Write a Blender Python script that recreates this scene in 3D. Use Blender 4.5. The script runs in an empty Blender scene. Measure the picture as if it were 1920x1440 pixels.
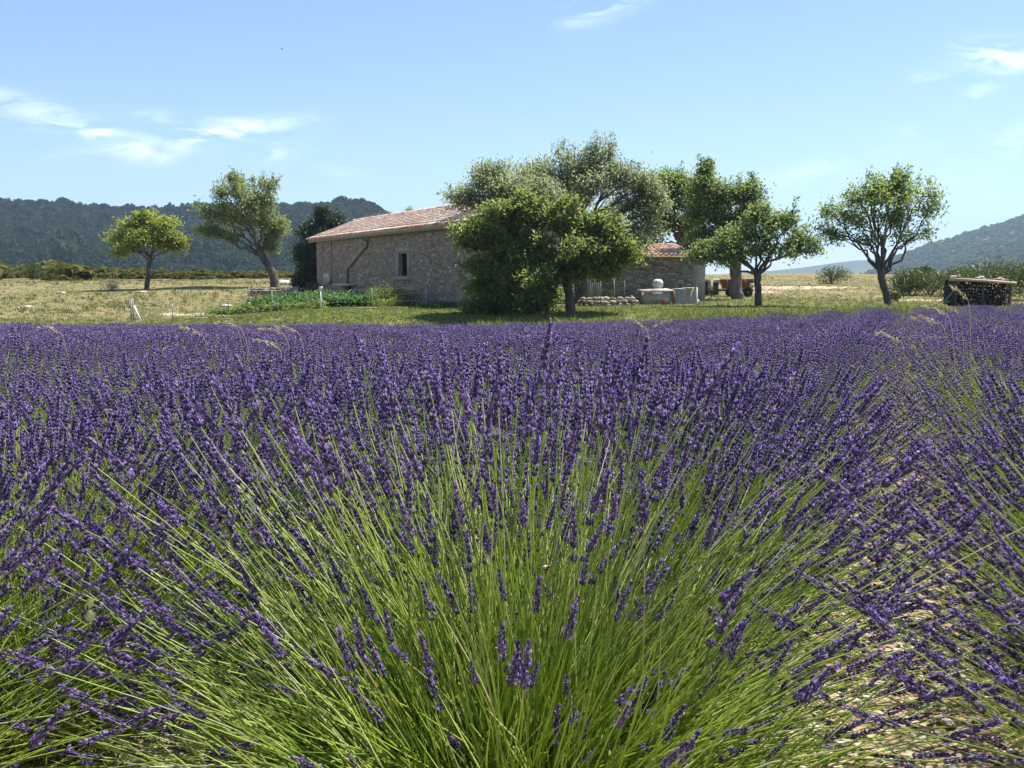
import bpy, math, random
import numpy as np
from mathutils import Vector, Matrix

R = math.radians
rng = np.random.default_rng(7)
random.seed(7)
scene = bpy.context.scene
COL = scene.collection

# ------------------------------------------------------------------ camera
CAM_H = 1.10
cam_data = bpy.data.cameras.new('camera')
cam_data.lens = 35.0
cam_data.sensor_width = 36.0
cam_data.clip_start = 0.05
cam_data.clip_end = 20000
cam = bpy.data.objects.new('camera', cam_data)
COL.objects.link(cam)
cam.location = (0, 0, CAM_H)
cam.rotation_euler = (R(90 - 6.1), 0, 0)
scene.camera = cam

# ------------------------------------------------------------------ sun + sky
SUN_AZ, SUN_EL = R(57), R(63)          # azimuth clockwise from +Y
sun_dir = Vector((math.sin(SUN_AZ) * math.cos(SUN_EL), math.cos(SUN_AZ) * math.cos(SUN_EL), math.sin(SUN_EL)))
sd = bpy.data.lights.new('sun', 'SUN')
sd.energy = 4.8
sd.angle = R(0.55)
sd.color = (1.0, 0.95, 0.86)
sun = bpy.data.objects.new('sun', sd)
COL.objects.link(sun)
sun.rotation_euler = (-sun_dir).to_track_quat('-Z', 'Y').to_euler()

world = bpy.data.worlds.new('World')
scene.world = world
world.use_nodes = True
SKY_STRENGTH = 0.083
EXPOSURE = 1.15


def build_world():
    nt = world.node_tree
    N, L = nt.nodes, nt.links
    N.clear()
    out = N.new('ShaderNodeOutputWorld')
    bg = N.new('ShaderNodeBackground')
    bg.inputs['Strength'].default_value = SKY_STRENGTH
    sky = N.new('ShaderNodeTexSky')
    sky.sky_type = 'NISHITA'
    sky.sun_disc = False
    sky.sun_elevation = SUN_EL
    sky.sun_rotation = SUN_AZ
    sky.altitude = 1200
    sky.air_density = 1.0
    sky.dust_density = 0.3
    sky.ozone_density = 3.2
    # thin cirrus: streaky noise on a flat cloud deck high above the ground
    tc = N.new('ShaderNodeTexCoord')
    sep = N.new('ShaderNodeSeparateXYZ')
    L.new(tc.outputs['Generated'], sep.inputs[0])

    def math_n(op, a, b=None, c=None):
        m = N.new('ShaderNodeMath')
        m.operation = op
        for i, v in enumerate((a, b, c)):
            if v is None:
                continue
            if isinstance(v, (int, float)):
                m.inputs[i].default_value = v
            else:
                L.new(v, m.inputs[i])
        return m.outputs[0]
    az = math_n('ARCTAN2', sep.outputs[0], sep.outputs[1])
    el = math_n('ARCSINE', sep.outputs[2])
    comb = N.new('ShaderNodeCombineXYZ')
    L.new(math_n('MULTIPLY', az, 1.0), comb.inputs[0])
    L.new(math_n('MULTIPLY', el, 1.0), comb.inputs[1])
    mp = N.new('ShaderNodeMapping')
    mp.inputs['Rotation'].default_value = (0, 0, R(14))
    mp.inputs['Scale'].default_value = (14.0, 52.0, 1)
    L.new(comb.outputs[0], mp.inputs[0])
    n1 = N.new('ShaderNodeTexNoise')
    n1.inputs['Scale'].default_value = 1.0
    n1.inputs['Detail'].default_value = 9
    n1.inputs['Roughness'].default_value = 0.62
    n1.inputs['Distortion'].default_value = 0.9
    L.new(mp.outputs[0], n1.inputs[0])
    # patches of cirrus: centre azimuth, elevation, half sizes, tilt, weight
    patches = [(-0.4403, 0.1452, 0.0632, 0.0116, -0.244, 1.00),
               (-0.3840, 0.1278, 0.0474, 0.0105, -0.314, 1.10),
               (-0.3003, 0.1301, 0.0500, 0.0126, 0.244, 1.25),
               (-0.2515, 0.1417, 0.0579, 0.0074, 0.175, 1.00),
               (-0.2273, 0.1194, 0.0316, 0.0084, 0.140, 0.90),
               (-0.1670, 0.1032, 0.0211, 0.0084, -0.000, 0.50),
               (0.0929, 0.2583, 0.0368, 0.0116, 0.349, 1.20),
               (0.4423, 0.1919, 0.0395, 0.0116, -0.087, 1.30),
               (0.3864, 0.1771, 0.0316, 0.0053, -0.140, 0.70),
               (0.4307, 0.1662, 0.0263, 0.0074, 0.524, 0.70),
               (0.4419, 0.1108, 0.0579, 0.0116, 0.524, 0.80),
               (0.2772, 0.0982, 0.0842, 0.0095, 0.175, 0.55),
               (0.3838, 0.1324, 0.0211, 0.0053, -0.000, 0.50),
               (0.3498, 0.0644, 0.1053, 0.0084, 0.087, 0.40),
               (-0.4115, 0.1109, 0.0211, 0.0042, 0.175, 0.50),
               (-0.3375, 0.1466, 0.0316, 0.0063, -0.175, 0.50),
               (-0.9, 0.25, 0.16, 0.04, 0.2, 0.9), (0.95, 0.28, 0.18, 0.04, -0.2, 0.9),
               (-1.5, 0.18, 0.2, 0.03, 0.1, 0.9), (1.6, 0.2, 0.2, 0.04, 0.15, 0.9),
               (2.4, 0.22, 0.2, 0.04, 0.15, 0.9), (-2.5, 0.24, 0.2, 0.04, -0.15, 0.9)]
    tot = None
    for (a0, e0, sa, se, t, w) in patches:
        da = math_n('SUBTRACT', az, a0)
        de = math_n('SUBTRACT', el, e0)
        ct, st = math.cos(t), math.sin(t)
        u = math_n('ADD', math_n('MULTIPLY', da, ct / sa), math_n('MULTIPLY', de, st / sa))
        v = math_n('ADD', math_n('MULTIPLY', da, -st / se), math_n('MULTIPLY', de, ct / se))
        d2 = math_n('ADD', math_n('MULTIPLY', u, u), math_n('MULTIPLY', v, v))
        g = math_n('MULTIPLY', math_n('POWER', 2.718, math_n('MULTIPLY', d2, -1.0)), w)
        tot = g if tot is None else math_n('ADD', tot, g)
    noise = math_n('MULTIPLY', math_n('SUBTRACT', n1.outputs[0], 0.43), 3.2)
    fac = math_n('MULTIPLY', tot, noise)
    fac = math_n('MINIMUM', math_n('MAXIMUM', fac, 0.0), 0.7)
    mix = N.new('ShaderNodeMixRGB')
    L.new(fac, mix.inputs[0])
    L.new(sky.outputs[0], mix.inputs[1])
    mix.inputs[2].default_value = (8.6, 9.2, 9.6, 1)
    L.new(mix.outputs[0], bg.inputs['Color'])
    L.new(bg.outputs[0], out.inputs[0])


build_world()
vs = scene.view_settings
vs.view_transform = 'Standard'
vs.look = 'None'
vs.gamma = 1.0
vs.use_curve_mapping = False
vs.exposure = EXPOSURE
cy = scene.cycles
cy.max_bounces = 9
cy.diffuse_bounces = 5
cy.glossy_bounces = 2
cy.transmission_bounces = 6
cy.volume_bounces = 0
cy.transparent_max_bounces = 4
cy.use_denoising = True
cy.use_adaptive_sampling = True
cy.adaptive_threshold = 0.015
cy.sample_clamp_indirect = 4.0
cy.caustics_reflective = False
cy.caustics_refractive = False


# ------------------------------------------------------------------ mesh helpers
class MB:
    """collects vertices and faces of ONE mesh, several material slots"""

    def __init__(self):
        self.v, self.f, self.mi, self.n = [], [], [], 0

    def add(self, verts, faces, mat=0):
        verts = np.asarray(verts, float).reshape(-1, 3)
        faces = np.asarray(faces, int)
        self.v.append(verts)
        self.f.append((faces + self.n, mat))
        self.n += len(verts)

    def mesh(self, name, mats, smooth=False):
        me = bpy.data.meshes.new(name)
        V = np.concatenate(self.v) if self.v else np.zeros((0, 3))
        me.vertices.add(len(V))
        me.vertices.foreach_set('co', V.astype(np.float32).ravel())
        loops, starts, mi = [], [], []
        pos = 0
        for fa, m in self.f:
            if len(fa) == 0:
                continue
            k = fa.shape[1]
            loops.append(fa.ravel())
            starts.append(pos + np.arange(len(fa)) * k)
            mi.append(np.full(len(fa), m))
            pos += fa.size
        loops = np.concatenate(loops)
        starts = np.concatenate(starts)
        mi = np.concatenate(mi)
        me.loops.add(len(loops))
        me.loops.foreach_set('vertex_index', loops.astype(np.int32))
        me.polygons.add(len(starts))
        me.polygons.foreach_set('loop_start', starts.astype(np.int32))
        me.polygons.foreach_set('material_index', mi.astype(np.int32))
        if smooth:
            me.polygons.foreach_set('use_smooth', np.ones(len(starts), bool))
        for m in (mats if isinstance(mats, (list, tuple)) else [mats]):
            me.materials.append(m)
        me.update(calc_edges=True)
        me.validate()
        return me

    def build(self, name, mats, parent=None, smooth=False, loc=None):
        return link(name, self.mesh(name, mats, smooth), parent, loc)


def link(name, me, parent=None, loc=None, rot=None, scale=None):
    o = bpy.data.objects.new(name, me)
    COL.objects.link(o)
    if parent is not None:
        o.parent = parent
    if loc is not None:
        o.location = loc
    if rot is not None:
        o.rotation_euler = rot
    if scale is not None:
        o.scale = scale
    return o


def empty(name, loc=(0, 0, 0), rz=0.0):
    o = bpy.data.objects.new(name, None)
    COL.objects.link(o)
    o.location = loc
    o.rotation_euler = (0, 0, rz)
    o.empty_display_size = 0.2
    return o


def tag(o, label=None, cat=None, group=None, kind=None):
    if label:
        o['label'] = label
    if cat:
        o['category'] = cat
    if group:
        o['group'] = group
    if kind:
        o['kind'] = kind
    return o


BOXF = np.array([[0, 3, 2, 1], [4, 5, 6, 7], [0, 1, 5, 4], [1, 2, 6, 5], [2, 3, 7, 6], [3, 0, 4, 7]])


def box(mb, x0, x1, y0, y1, z0, z1, mat=0, jit=0.0):
    v = np.array([[x0, y0, z0], [x1, y0, z0], [x1, y1, z0], [x0, y1, z0], [x0, y0, z1], [x1, y0, z1], [x1, y1, z1], [x0, y1, z1]], float)
    if jit:
        v += rng.normal(0, jit, v.shape)
    mb.add(v, BOXF, mat)


def frame_of(d):
    d = d / (np.linalg.norm(d) + 1e-9)
    a = np.array([0, 0, 1.0]) if abs(d[2]) < 0.9 else np.array([1.0, 0, 0])
    s = np.cross(d, a)
    s /= np.linalg.norm(s)
    return d, s, np.cross(s, d)


def tube(mb, pts, radii, sides=6, mat=0, cap=True, rough=0.0):
    pts = np.asarray(pts, float)
    n = len(pts)
    radii = np.full(n, radii) if np.isscalar(radii) else np.asarray(radii, float)
    T = np.gradient(pts, axis=0)
    _, s, u = frame_of(T[0])
    rings = []
    ang = np.arange(sides) * 2 * math.pi / sides
    for i in range(n):
        t = T[i] / (np.linalg.norm(T[i]) + 1e-9)
        s = s - t * np.dot(s, t)
        s /= np.linalg.norm(s) + 1e-9
        u = np.cross(t, s)
        rr = radii[i] * (1 + (rng.normal(0, rough, sides) if rough else 0))
        rings.append(pts[i] + (np.cos(ang) * rr)[:, None] * s + (np.sin(ang) * rr)[:, None] * u)
    V = np.concatenate(rings)
    i = np.arange(n - 1)[:, None] * sides
    j = np.arange(sides)[None]
    k = (j + 1) % sides
    F = np.stack([i + j, i + k, i + sides + k, i + sides + j], -1).reshape(-1, 4)
    mb.add(V, F, mat)
    if cap and sides > 2:
        for base, rev in ((0, True), ((n - 1) * sides, False)):
            idx = np.arange(sides) + base
            if rev:
                idx = idx[::-1]
            mb.f.append((np.array([idx]) - 0 + (mb.n - len(V)), mat))


def tubes(mb, P, rad, sides=3, mat=0):
    """many thin tubes at once: P (N,S,3), rad (N,S)"""
    N, S, _ = P.shape
    T = np.gradient(P, axis=1)
    T /= np.linalg.norm(T, axis=2, keepdims=True) + 1e-9
    ref = np.where(np.abs(T[:, :1, 2:3]) < 0.9, np.array([[[0, 0, 1.0]]]), np.array([[[1.0, 0, 0]]]))
    ref = np.broadcast_to(ref, P.shape)
    s = np.cross(T, ref)
    s /= np.linalg.norm(s, axis=2, keepdims=True) + 1e-9
    u = np.cross(T, s)
    a = np.arange(sides) * 2 * math.pi / sides
    V = P[:, :, None] + rad[:, :, None, None] * (np.cos(a)[None, None, :, None] * s[:, :, None] + np.sin(a)[None, None, :, None] * u[:, :, None])
    n = np.arange(N)[:, None, None] * S * sides
    i = np.arange(S - 1)[None, :, None] * sides
    j = np.arange(sides)[None, None]
    k = (j + 1) % sides
    F = np.stack(np.broadcast_arrays(n + i + j, n + i + k, n + i + sides + k, n + i + sides + j), -1).reshape(-1, 4)
    mb.add(V.reshape(-1, 3), F, mat)


def unit(a):
    return a / (np.linalg.norm(a, axis=-1, keepdims=True) + 1e-9)


def leaves(mb, C, D, Nn, ln, wd, mat=0, fold=0.25):
    """many leaves: centres C, long axis D, facing Nn; each two triangles folded along the midrib"""
    D = unit(D)
    S = unit(np.cross(D, Nn))
    U = np.cross(S, D)
    ln = np.broadcast_to(ln, len(C))[:, None]
    wd = np.broadcast_to(wd, len(C))[:, None]
    a = C - D * ln * 0.5
    b = C + D * ln * 0.5 - U * ln * 0.08
    m = C - D * ln * 0.05
    l = m + S * wd * 0.5 + U * wd * fold
    r = m - S * wd * 0.5 + U * wd * fold
    V = np.stack([a, l, b, r], 1).reshape(-1, 3)
    i = np.arange(len(C))[:, None] * 4
    F = np.concatenate([i + np.array([[0, 2, 1]]), i + np.array([[0, 3, 2]])])
    mb.add(V, F, mat)


def rand_dirs(n):
    return unit(rng.normal(size=(n, 3)))


def bez(p0, p1, p2, n):
    t = np.linspace(0, 1, n)[:, None]
    return (1 - t) ** 2 * np.asarray(p0, float) + 2 * t * (1 - t) * np.asarray(p1, float) + t * t * np.asarray(p2, float)


def instances(name, protos, pts, rot, scl, idx=None):
    """one 'stuff' object: prototypes instanced on points by geometry nodes"""
    me = bpy.data.meshes.new(name)
    n = len(pts)
    me.vertices.add(n)
    me.vertices.foreach_set('co', np.asarray(pts, np.float32).ravel())
    a = me.attributes.new('rot', 'FLOAT_VECTOR', 'POINT')
    a.data.foreach_set('vector', np.asarray(rot, np.float32).ravel())
    a = me.attributes.new('scl', 'FLOAT_VECTOR', 'POINT')
    a.data.foreach_set('vector', np.asarray(scl, np.float32).ravel())
    a = me.attributes.new('idx', 'INT', 'POINT')
    a.data.foreach_set('value', (np.arange(n) % len(protos) if idx is None else idx).astype(np.int32))
    o = link(name, me)
    g = bpy.data.node_groups.new(name, 'GeometryNodeTree')
    g.interface.new_socket('Geometry', in_out='INPUT', socket_type='NodeSocketGeometry')
    g.interface.new_socket('Geometry', in_out='OUTPUT', socket_type='NodeSocketGeometry')
    N, L = g.nodes, g.links
    gi, go = N.new('NodeGroupInput'), N.new('NodeGroupOutput')
    m2p = N.new('GeometryNodeMeshToPoints')
    L.new(gi.outputs[0], m2p.inputs[0])
    join = N.new('GeometryNodeJoinGeometry')
    for p in protos:
        oi = N.new('GeometryNodeObjectInfo')
        oi.inputs['Object'].default_value = p
        oi.inputs['As Instance'].default_value = True
        L.new(oi.outputs['Geometry'], join.inputs[0])
    iop = N.new('GeometryNodeInstanceOnPoints')
    iop.inputs['Pick Instance'].default_value = True
    L.new(m2p.outputs[0], iop.inputs['Points'])
    L.new(join.outputs[0], iop.inputs['Instance'])

    def attr(nm, t):
        q = N.new('GeometryNodeInputNamedAttribute')
        q.data_type = t
        q.inputs[0].default_value = nm
        return [s for s in q.outputs if s.enabled][0]
    L.new(attr('idx', 'INT'), iop.inputs['Instance Index'])
    L.new(attr('rot', 'FLOAT_VECTOR'), iop.inputs['Rotation'])
    L.new(attr('scl', 'FLOAT_VECTOR'), iop.inputs['Scale'])
    L.new(iop.outputs[0], go.inputs[0])
    md = o.modifiers.new('scatter', 'NODES')
    md.node_group = g
    return o


# ------------------------------------------------------------------ materials
def srgb(r, g, b):
    f = lambda c: c / 12.92 if c <= 0.04045 else ((c + 0.055) / 1.055) ** 2.4
    return tuple(f(x / 255) for x in (r, g, b)) + (1,)


class NT:
    def __init__(self, name):
        self.m = bpy.data.materials.new(name)
        self.m.use_nodes = True
        self.N, self.L = self.m.node_tree.nodes, self.m.node_tree.links
        self.N.clear()
        self.out = self.N.new('ShaderNodeOutputMaterial')

    def n(self, t, **kw):
        x = self.N.new(t)
        for k, v in kw.items():
            if k.startswith('in_'):
                x.inputs[k[3:].replace('_', ' ')].default_value = v
            else:
                setattr(x, k, v)
        return x

    def link(self, a, b):
        self.L.new(a, b)

    def noise(self, scale, detail=4, rough=0.55, coords='Object', dist=0.0, stretch=None):
        tc = self.n('ShaderNodeTexCoord')
        src = tc.outputs[coords]
        if stretch:
            mp = self.n('ShaderNodeMapping')
            mp.inputs['Scale'].default_value = stretch
            self.link(src, mp.inputs[0])
            src = mp.outputs[0]
        x = self.n('ShaderNodeTexNoise')
        x.inputs['Scale'].default_value = scale
        x.inputs['Detail'].default_value = detail
        x.inputs['Roughness'].default_value = rough
        x.inputs['Distortion'].default_value = dist
        self.link(src, x.inputs[0])
        return x.outputs[0]

    def ramp(self, fac, stops, interp='LINEAR'):
        r = self.n('ShaderNodeValToRGB')
        r.color_ramp.interpolation = interp
        el = r.color_ramp.elements
        while len(el) < len(stops):
            el.new(0.5)
        for e, (p, c) in zip(el, stops):
            e.position = p
            e.color = c if len(c) == 4 else tuple(c) + (1,)
        self.link(fac, r.inputs[0])
        return r.outputs[0]

    def mix(self, fac, a, b, mode='MIX'):
        x = self.n('ShaderNodeMixRGB', blend_type=mode)
        for i, v in ((0, fac), (1, a), (2, b)):
            if isinstance(v, (int, float)):
                x.inputs[i].default_value = v
            elif isinstance(v, tuple):
                x.inputs[i].default_value = v if len(v) == 4 else v + (1,)
            else:
                self.link(v, x.inputs[i])
        return x.outputs[0]

    def math(self, op, a, b=0.0):
        x = self.n('ShaderNodeMath', operation=op)
        for i, v in enumerate((a, b)):
            if isinstance(v, (int, float)):
                x.inputs[i].default_value = v
            else:
                self.link(v, x.inputs[i])
        return x.outputs[0]

    def rnd(self):
        g = self.n('ShaderNodeNewGeometry')
        oi = self.n('ShaderNodeObjectInfo')
        s = self.math('ADD', g.outputs['Random Per Island'], oi.outputs['Random'])
        return self.math('FRACT', s)

    def island(self):
        return self.n('ShaderNodeNewGeometry').outputs['Random Per Island']

    def surf(self, col, rough=0.8, spec=0.3, bump=None, bstr=0.3, bdist=0.02, transl=None, tfac=0.35, metallic=0.0):
        p = self.n('ShaderNodeBsdfPrincipled')
        p.inputs['Roughness'].default_value = rough
        p.inputs['Specular IOR Level'].default_value = spec
        p.inputs['Metallic'].default_value = metallic
        if isinstance(col, tuple):
            p.inputs['Base Color'].default_value = col if len(col) == 4 else col + (1,)
        else:
            self.link(col, p.inputs['Base Color'])
        if bump is not None:
            b = self.n('ShaderNodeBump')
            b.inputs['Strength'].default_value = bstr
            b.inputs['Distance'].default_value = bdist
            self.link(bump, b.inputs['Height'])
            self.link(b.outputs[0], p.inputs['Normal'])
        res = p.outputs[0]
        if transl is not None:
            t = self.n('ShaderNodeBsdfTranslucent')
            if isinstance(transl, tuple):
                t.inputs[0].default_value = transl if len(transl) == 4 else transl + (1,)
            else:
                self.link(transl, t.inputs[0])
            ms = self.n('ShaderNodeMixShader')
            ms.inputs[0].default_value = tfac
            self.link(res, ms.inputs[1])
            self.link(t.outputs[0], ms.inputs[2])
            res = ms.outputs[0]
        self.link(res, self.out.inputs[0])
        return self.m


def leaf_mat(name, dark, mid, light, tcol, tfac=0.42, rough=0.45, spec=0.45, scale=0.6):
    t = NT(name)
    r = t.rnd() if scale > .02 else t.mix(.3, t.n('ShaderNodeObjectInfo').outputs['Random'], t.island())
    nz = t.noise(scale, 3)
    f = t.math('ADD', t.math('MULTIPLY', r, 0.75), t.math('MULTIPLY', t.math('SUBTRACT', nz, 0.5), 0.7))
    c = t.ramp(f, [(0.05, dark), (0.45, mid), (0.9, light)])
    tc = t.mix(0.55, c, tcol)
    return t.surf(c, rough, spec, transl=tc, tfac=tfac)


def plain(name, c1, c2, scale=4.0, rough=0.8, spec=0.3, bstr=0.3, bdist=0.02, detail=5, stretch=None, metallic=0.0, rnd=0.0):
    t = NT(name)
    nz = t.noise(scale, detail, stretch=stretch)
    f = nz
    if rnd:
        f = t.math('ADD', t.math('MULTIPLY', nz, 1 - rnd), t.math('MULTIPLY', t.rnd(), rnd))
    c = t.ramp(f, [(0.3, c1), (0.7, c2)])
    return t.surf(c, rough, spec, bump=nz, bstr=bstr, bdist=bdist, metallic=metallic)


M = {}
M['bark'] = plain('bark', (0.055, 0.045, 0.04), (0.15, 0.125, 0.11), 7, 0.9, 0.2, 0.9, 0.05, stretch=(1, 1, 0.25))
M['bark_pale'] = plain('bark_pale', (0.09, 0.075, 0.065), (0.24, 0.2, 0.17), 7, 0.9, 0.2, 0.9, 0.05, stretch=(1, 1, 0.25))
M['leaf_cherry'] = leaf_mat('leaf_cherry', (0.07, 0.105, 0.035), (0.13, 0.175, 0.055), (0.25, 0.275, 0.1), (0.38, 0.47, 0.1), 0.62, 0.38, 0.5)
M['leaf_small'] = leaf_mat('leaf_small', (0.075, 0.11, 0.045), (0.135, 0.185, 0.07), (0.24, 0.28, 0.11), (0.36, 0.48, 0.11), 0.62, 0.38, 0.5)
M['leaf_almond'] = leaf_mat('leaf_almond', (0.09, 0.12, 0.045), (0.17, 0.21, 0.08), (0.29, 0.32, 0.14), (0.42, 0.5, 0.15), 0.62, 0.38, 0.5)
M['leaf_lime'] = leaf_mat('leaf_lime', (0.11, 0.15, 0.025), (0.21, 0.26, 0.05), (0.33, 0.37, 0.09), (0.48, 0.55, 0.08), 0.62, 0.38, 0.5)
M['leaf_olive'] = leaf_mat('leaf_olive', (0.12, 0.15, 0.08), (0.215, 0.25, 0.135), (0.34, 0.36, 0.21), (0.5, 0.57, 0.26), 0.62, 0.38, 0.5)
M['leaf_right'] = leaf_mat('leaf_right', (0.085, 0.125, 0.04), (0.165, 0.225, 0.075), (0.28, 0.34, 0.125), (0.4, 0.53, 0.11), 0.62, 0.38, 0.5)
M['leaf_dark'] = leaf_mat('leaf_dark', (0.02, 0.036, 0.018), (0.04, 0.066, 0.03), (0.08, 0.11, 0.05), (0.1, 0.15, 0.05), 0.28)
M['leaf_bush'] = leaf_mat('leaf_bush', (0.03, 0.05, 0.012), (0.06, 0.085, 0.02), (0.10, 0.13, 0.03), (0.14, 0.19, 0.03), 0.35)
M['leaf_potato'] = leaf_mat('leaf_potato', (0.035, 0.085, 0.02), (0.06, 0.14, 0.035), (0.11, 0.21, 0.06), (0.16, 0.32, 0.05), 0.4)
M['leaf_yellow'] = leaf_mat('leaf_yellow', (0.10, 0.13, 0.02), (0.19, 0.22, 0.04), (0.30, 0.31, 0.08), (0.38, 0.42, 0.06), 0.45)
M['leaf_grey'] = leaf_mat('leaf_grey', (0.08, 0.08, 0.065), (0.14, 0.135, 0.115), (0.22, 0.2, 0.17), (0.2, 0.18, 0.13), 0.25)
M['leaf_scrub'] = leaf_mat('leaf_scrub', (0.05, 0.06, 0.015), (0.10, 0.105, 0.03), (0.19, 0.17, 0.05), (0.24, 0.22, 0.05), 0.35, 0.9, 0.05, scale=0.15)
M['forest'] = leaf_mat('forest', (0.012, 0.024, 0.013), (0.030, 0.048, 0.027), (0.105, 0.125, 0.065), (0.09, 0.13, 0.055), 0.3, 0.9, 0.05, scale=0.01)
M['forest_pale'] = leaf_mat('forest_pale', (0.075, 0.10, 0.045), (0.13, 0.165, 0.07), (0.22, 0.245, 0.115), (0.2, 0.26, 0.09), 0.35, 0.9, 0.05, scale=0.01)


def mat_lav_stem():
    t = NT('lavender_stem')
    r = t.rnd()
    c = t.ramp(r, [(0.0, (0.13, 0.21, 0.045)), (0.25, (0.24, 0.35, 0.05)), (0.5, (0.40, 0.52, 0.08)), (0.85, (0.54, 0.60, 0.17)), (0.97, (0.62, 0.62, 0.36)), (1.0, (0.45, 0.34, 0.18))])
    return t.surf(c, 0.34, 0.6, transl=t.mix(0.5, c, (0.48, 0.6, 0.07)), tfac=0.4)


def mat_lav_leaf():
    t = NT('lavender_leaf')
    r = t.rnd()
    c = t.ramp(r, [(0.0, (0.12, 0.19, 0.03)), (0.6, (0.27, 0.35, 0.07)), (1.0, (0.55, 0.56, 0.28))])
    return t.surf(c, 0.36, 0.6, transl=t.mix(0.5, c, (0.46, 0.58, 0.07)), tfac=0.45)


def mat_lav_calyx():
    t = NT('lavender_calyx')
    r = t.rnd()
    c = t.ramp(r, [(0.0, (0.058, 0.037, 0.096)), (0.45, (0.108, 0.070, 0.188)), (0.8, (0.185, 0.125, 0.315)), (1.0, (0.42, 0.34, 0.52))])
    return t.surf(c, 0.65, 0.25, transl=t.mix(0.4, c, (0.20, 0.14, 0.32)), tfac=0.28)


def mat_lav_petal():
    t = NT('lavender_petal')
    r = t.rnd()
    c = t.ramp(r, [(0.0, (0.25, 0.15, 0.47)), (0.6, (0.39, 0.25, 0.65)), (1.0, (0.60, 0.45, 0.82))])
    return t.surf(c, 0.6, 0.2, transl=t.mix(0.4, c, (0.45, 0.26, 0.75)), tfac=0.4)


M['lstem'], M['lleaf'], M['lcal'], M['lpet'] = mat_lav_stem(), mat_lav_leaf(), mat_lav_calyx(), mat_lav_petal()


# ------------------------------------------------------------------ terrain
PC = np.array([(-60, 0.0), (-5, 0.0), (0, 0.0), (5, -0.12), (15, -0.52), (25, -0.95), (30, -1.10), (31.6, -0.98), (34, -0.42), (36, -0.13), (40, -0.06),
               (48, 0.0), (56, 0.1), (66, 0.5), (75, 0.6), (90, 0.95), (106, 1.32), (125, 0.6), (200, -7), (400, -16), (9000, -16)])
PL = np.array([(-60, 0.0), (-5, 0.0), (0, 0.0), (5, -0.12), (15, -0.52), (25, -0.95), (30, -1.12), (33, -0.85), (36, -0.62), (45, -0.25), (55, 0.08), (62, 0.34),
               (66, 0.62), (78, 0.85), (95, 1.15), (108, 1.35), (130, 0.6), (200, -7), (400, -16), (9000, -16)])


def prof(P, y):
    y = np.asarray(y, float)
    w = np.clip(0.04 * np.abs(y), 0.5, 6)
    return sum(np.interp(y + k * w, P[:, 0], P[:, 1]) for k in (-1, -0.5, 0, 0.5, 1)) / 5


def sstep(a, b, x):
    t = np.clip((np.asarray(x, float) - a) / (b - a), 0, 1)
    return t * t * (3 - 2 * t)


def T(x, y):
    x, y = np.asarray(x, float), np.asarray(y, float)
    k = 1 - sstep(-14, -6, x)
    z = prof(PC, y) * (1 - k) + prof(PL, y) * k
    z = z + 0.030 * np.clip(x, 0, 22) * sstep(8, 24, y) * (1 - sstep(31, 39, y))
    z = z + 0.06 * np.sin(x * 0.31 + 1.3) * np.sin(y * 0.23) * sstep(30, 45, y)
    z = z + 0.25 * np.sin(x * 0.043 + 0.4) * sstep(70, 100, y)
    return z


def at(px, Y):
    """X of a bearing given in photograph columns at distance Y, with the ground height there"""
    X = (px - 960) / 1866.7 * Y
    return X, Y, float(T(X, Y))


def zrow(py, Y):
    """height of photograph row py at distance Y"""
    return CAM_H - math.tan(math.atan((py - 720) / 1866.7) + R(6.1)) * Y


# lavender rows: a furrow runs under the camera, heading 21.3 degrees to the right
RD = np.array([math.sin(R(21.3)), math.cos(R(21.3))])
RP = np.array([RD[1], -RD[0]])
SPACING = 1.42
HERO_OFF = -0.68


def row_height(X, Y):
    o = X * RP[0] + Y * RP[1]
    ph = (o - HERO_OFF) / SPACING
    return 0.06 * np.cos(2 * math.pi * ph)


def field_end(X):
    return 30.2 + 0.10 * np.clip(X, 0, 30) + 0.25 * np.sin(X * 0.7)


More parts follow.
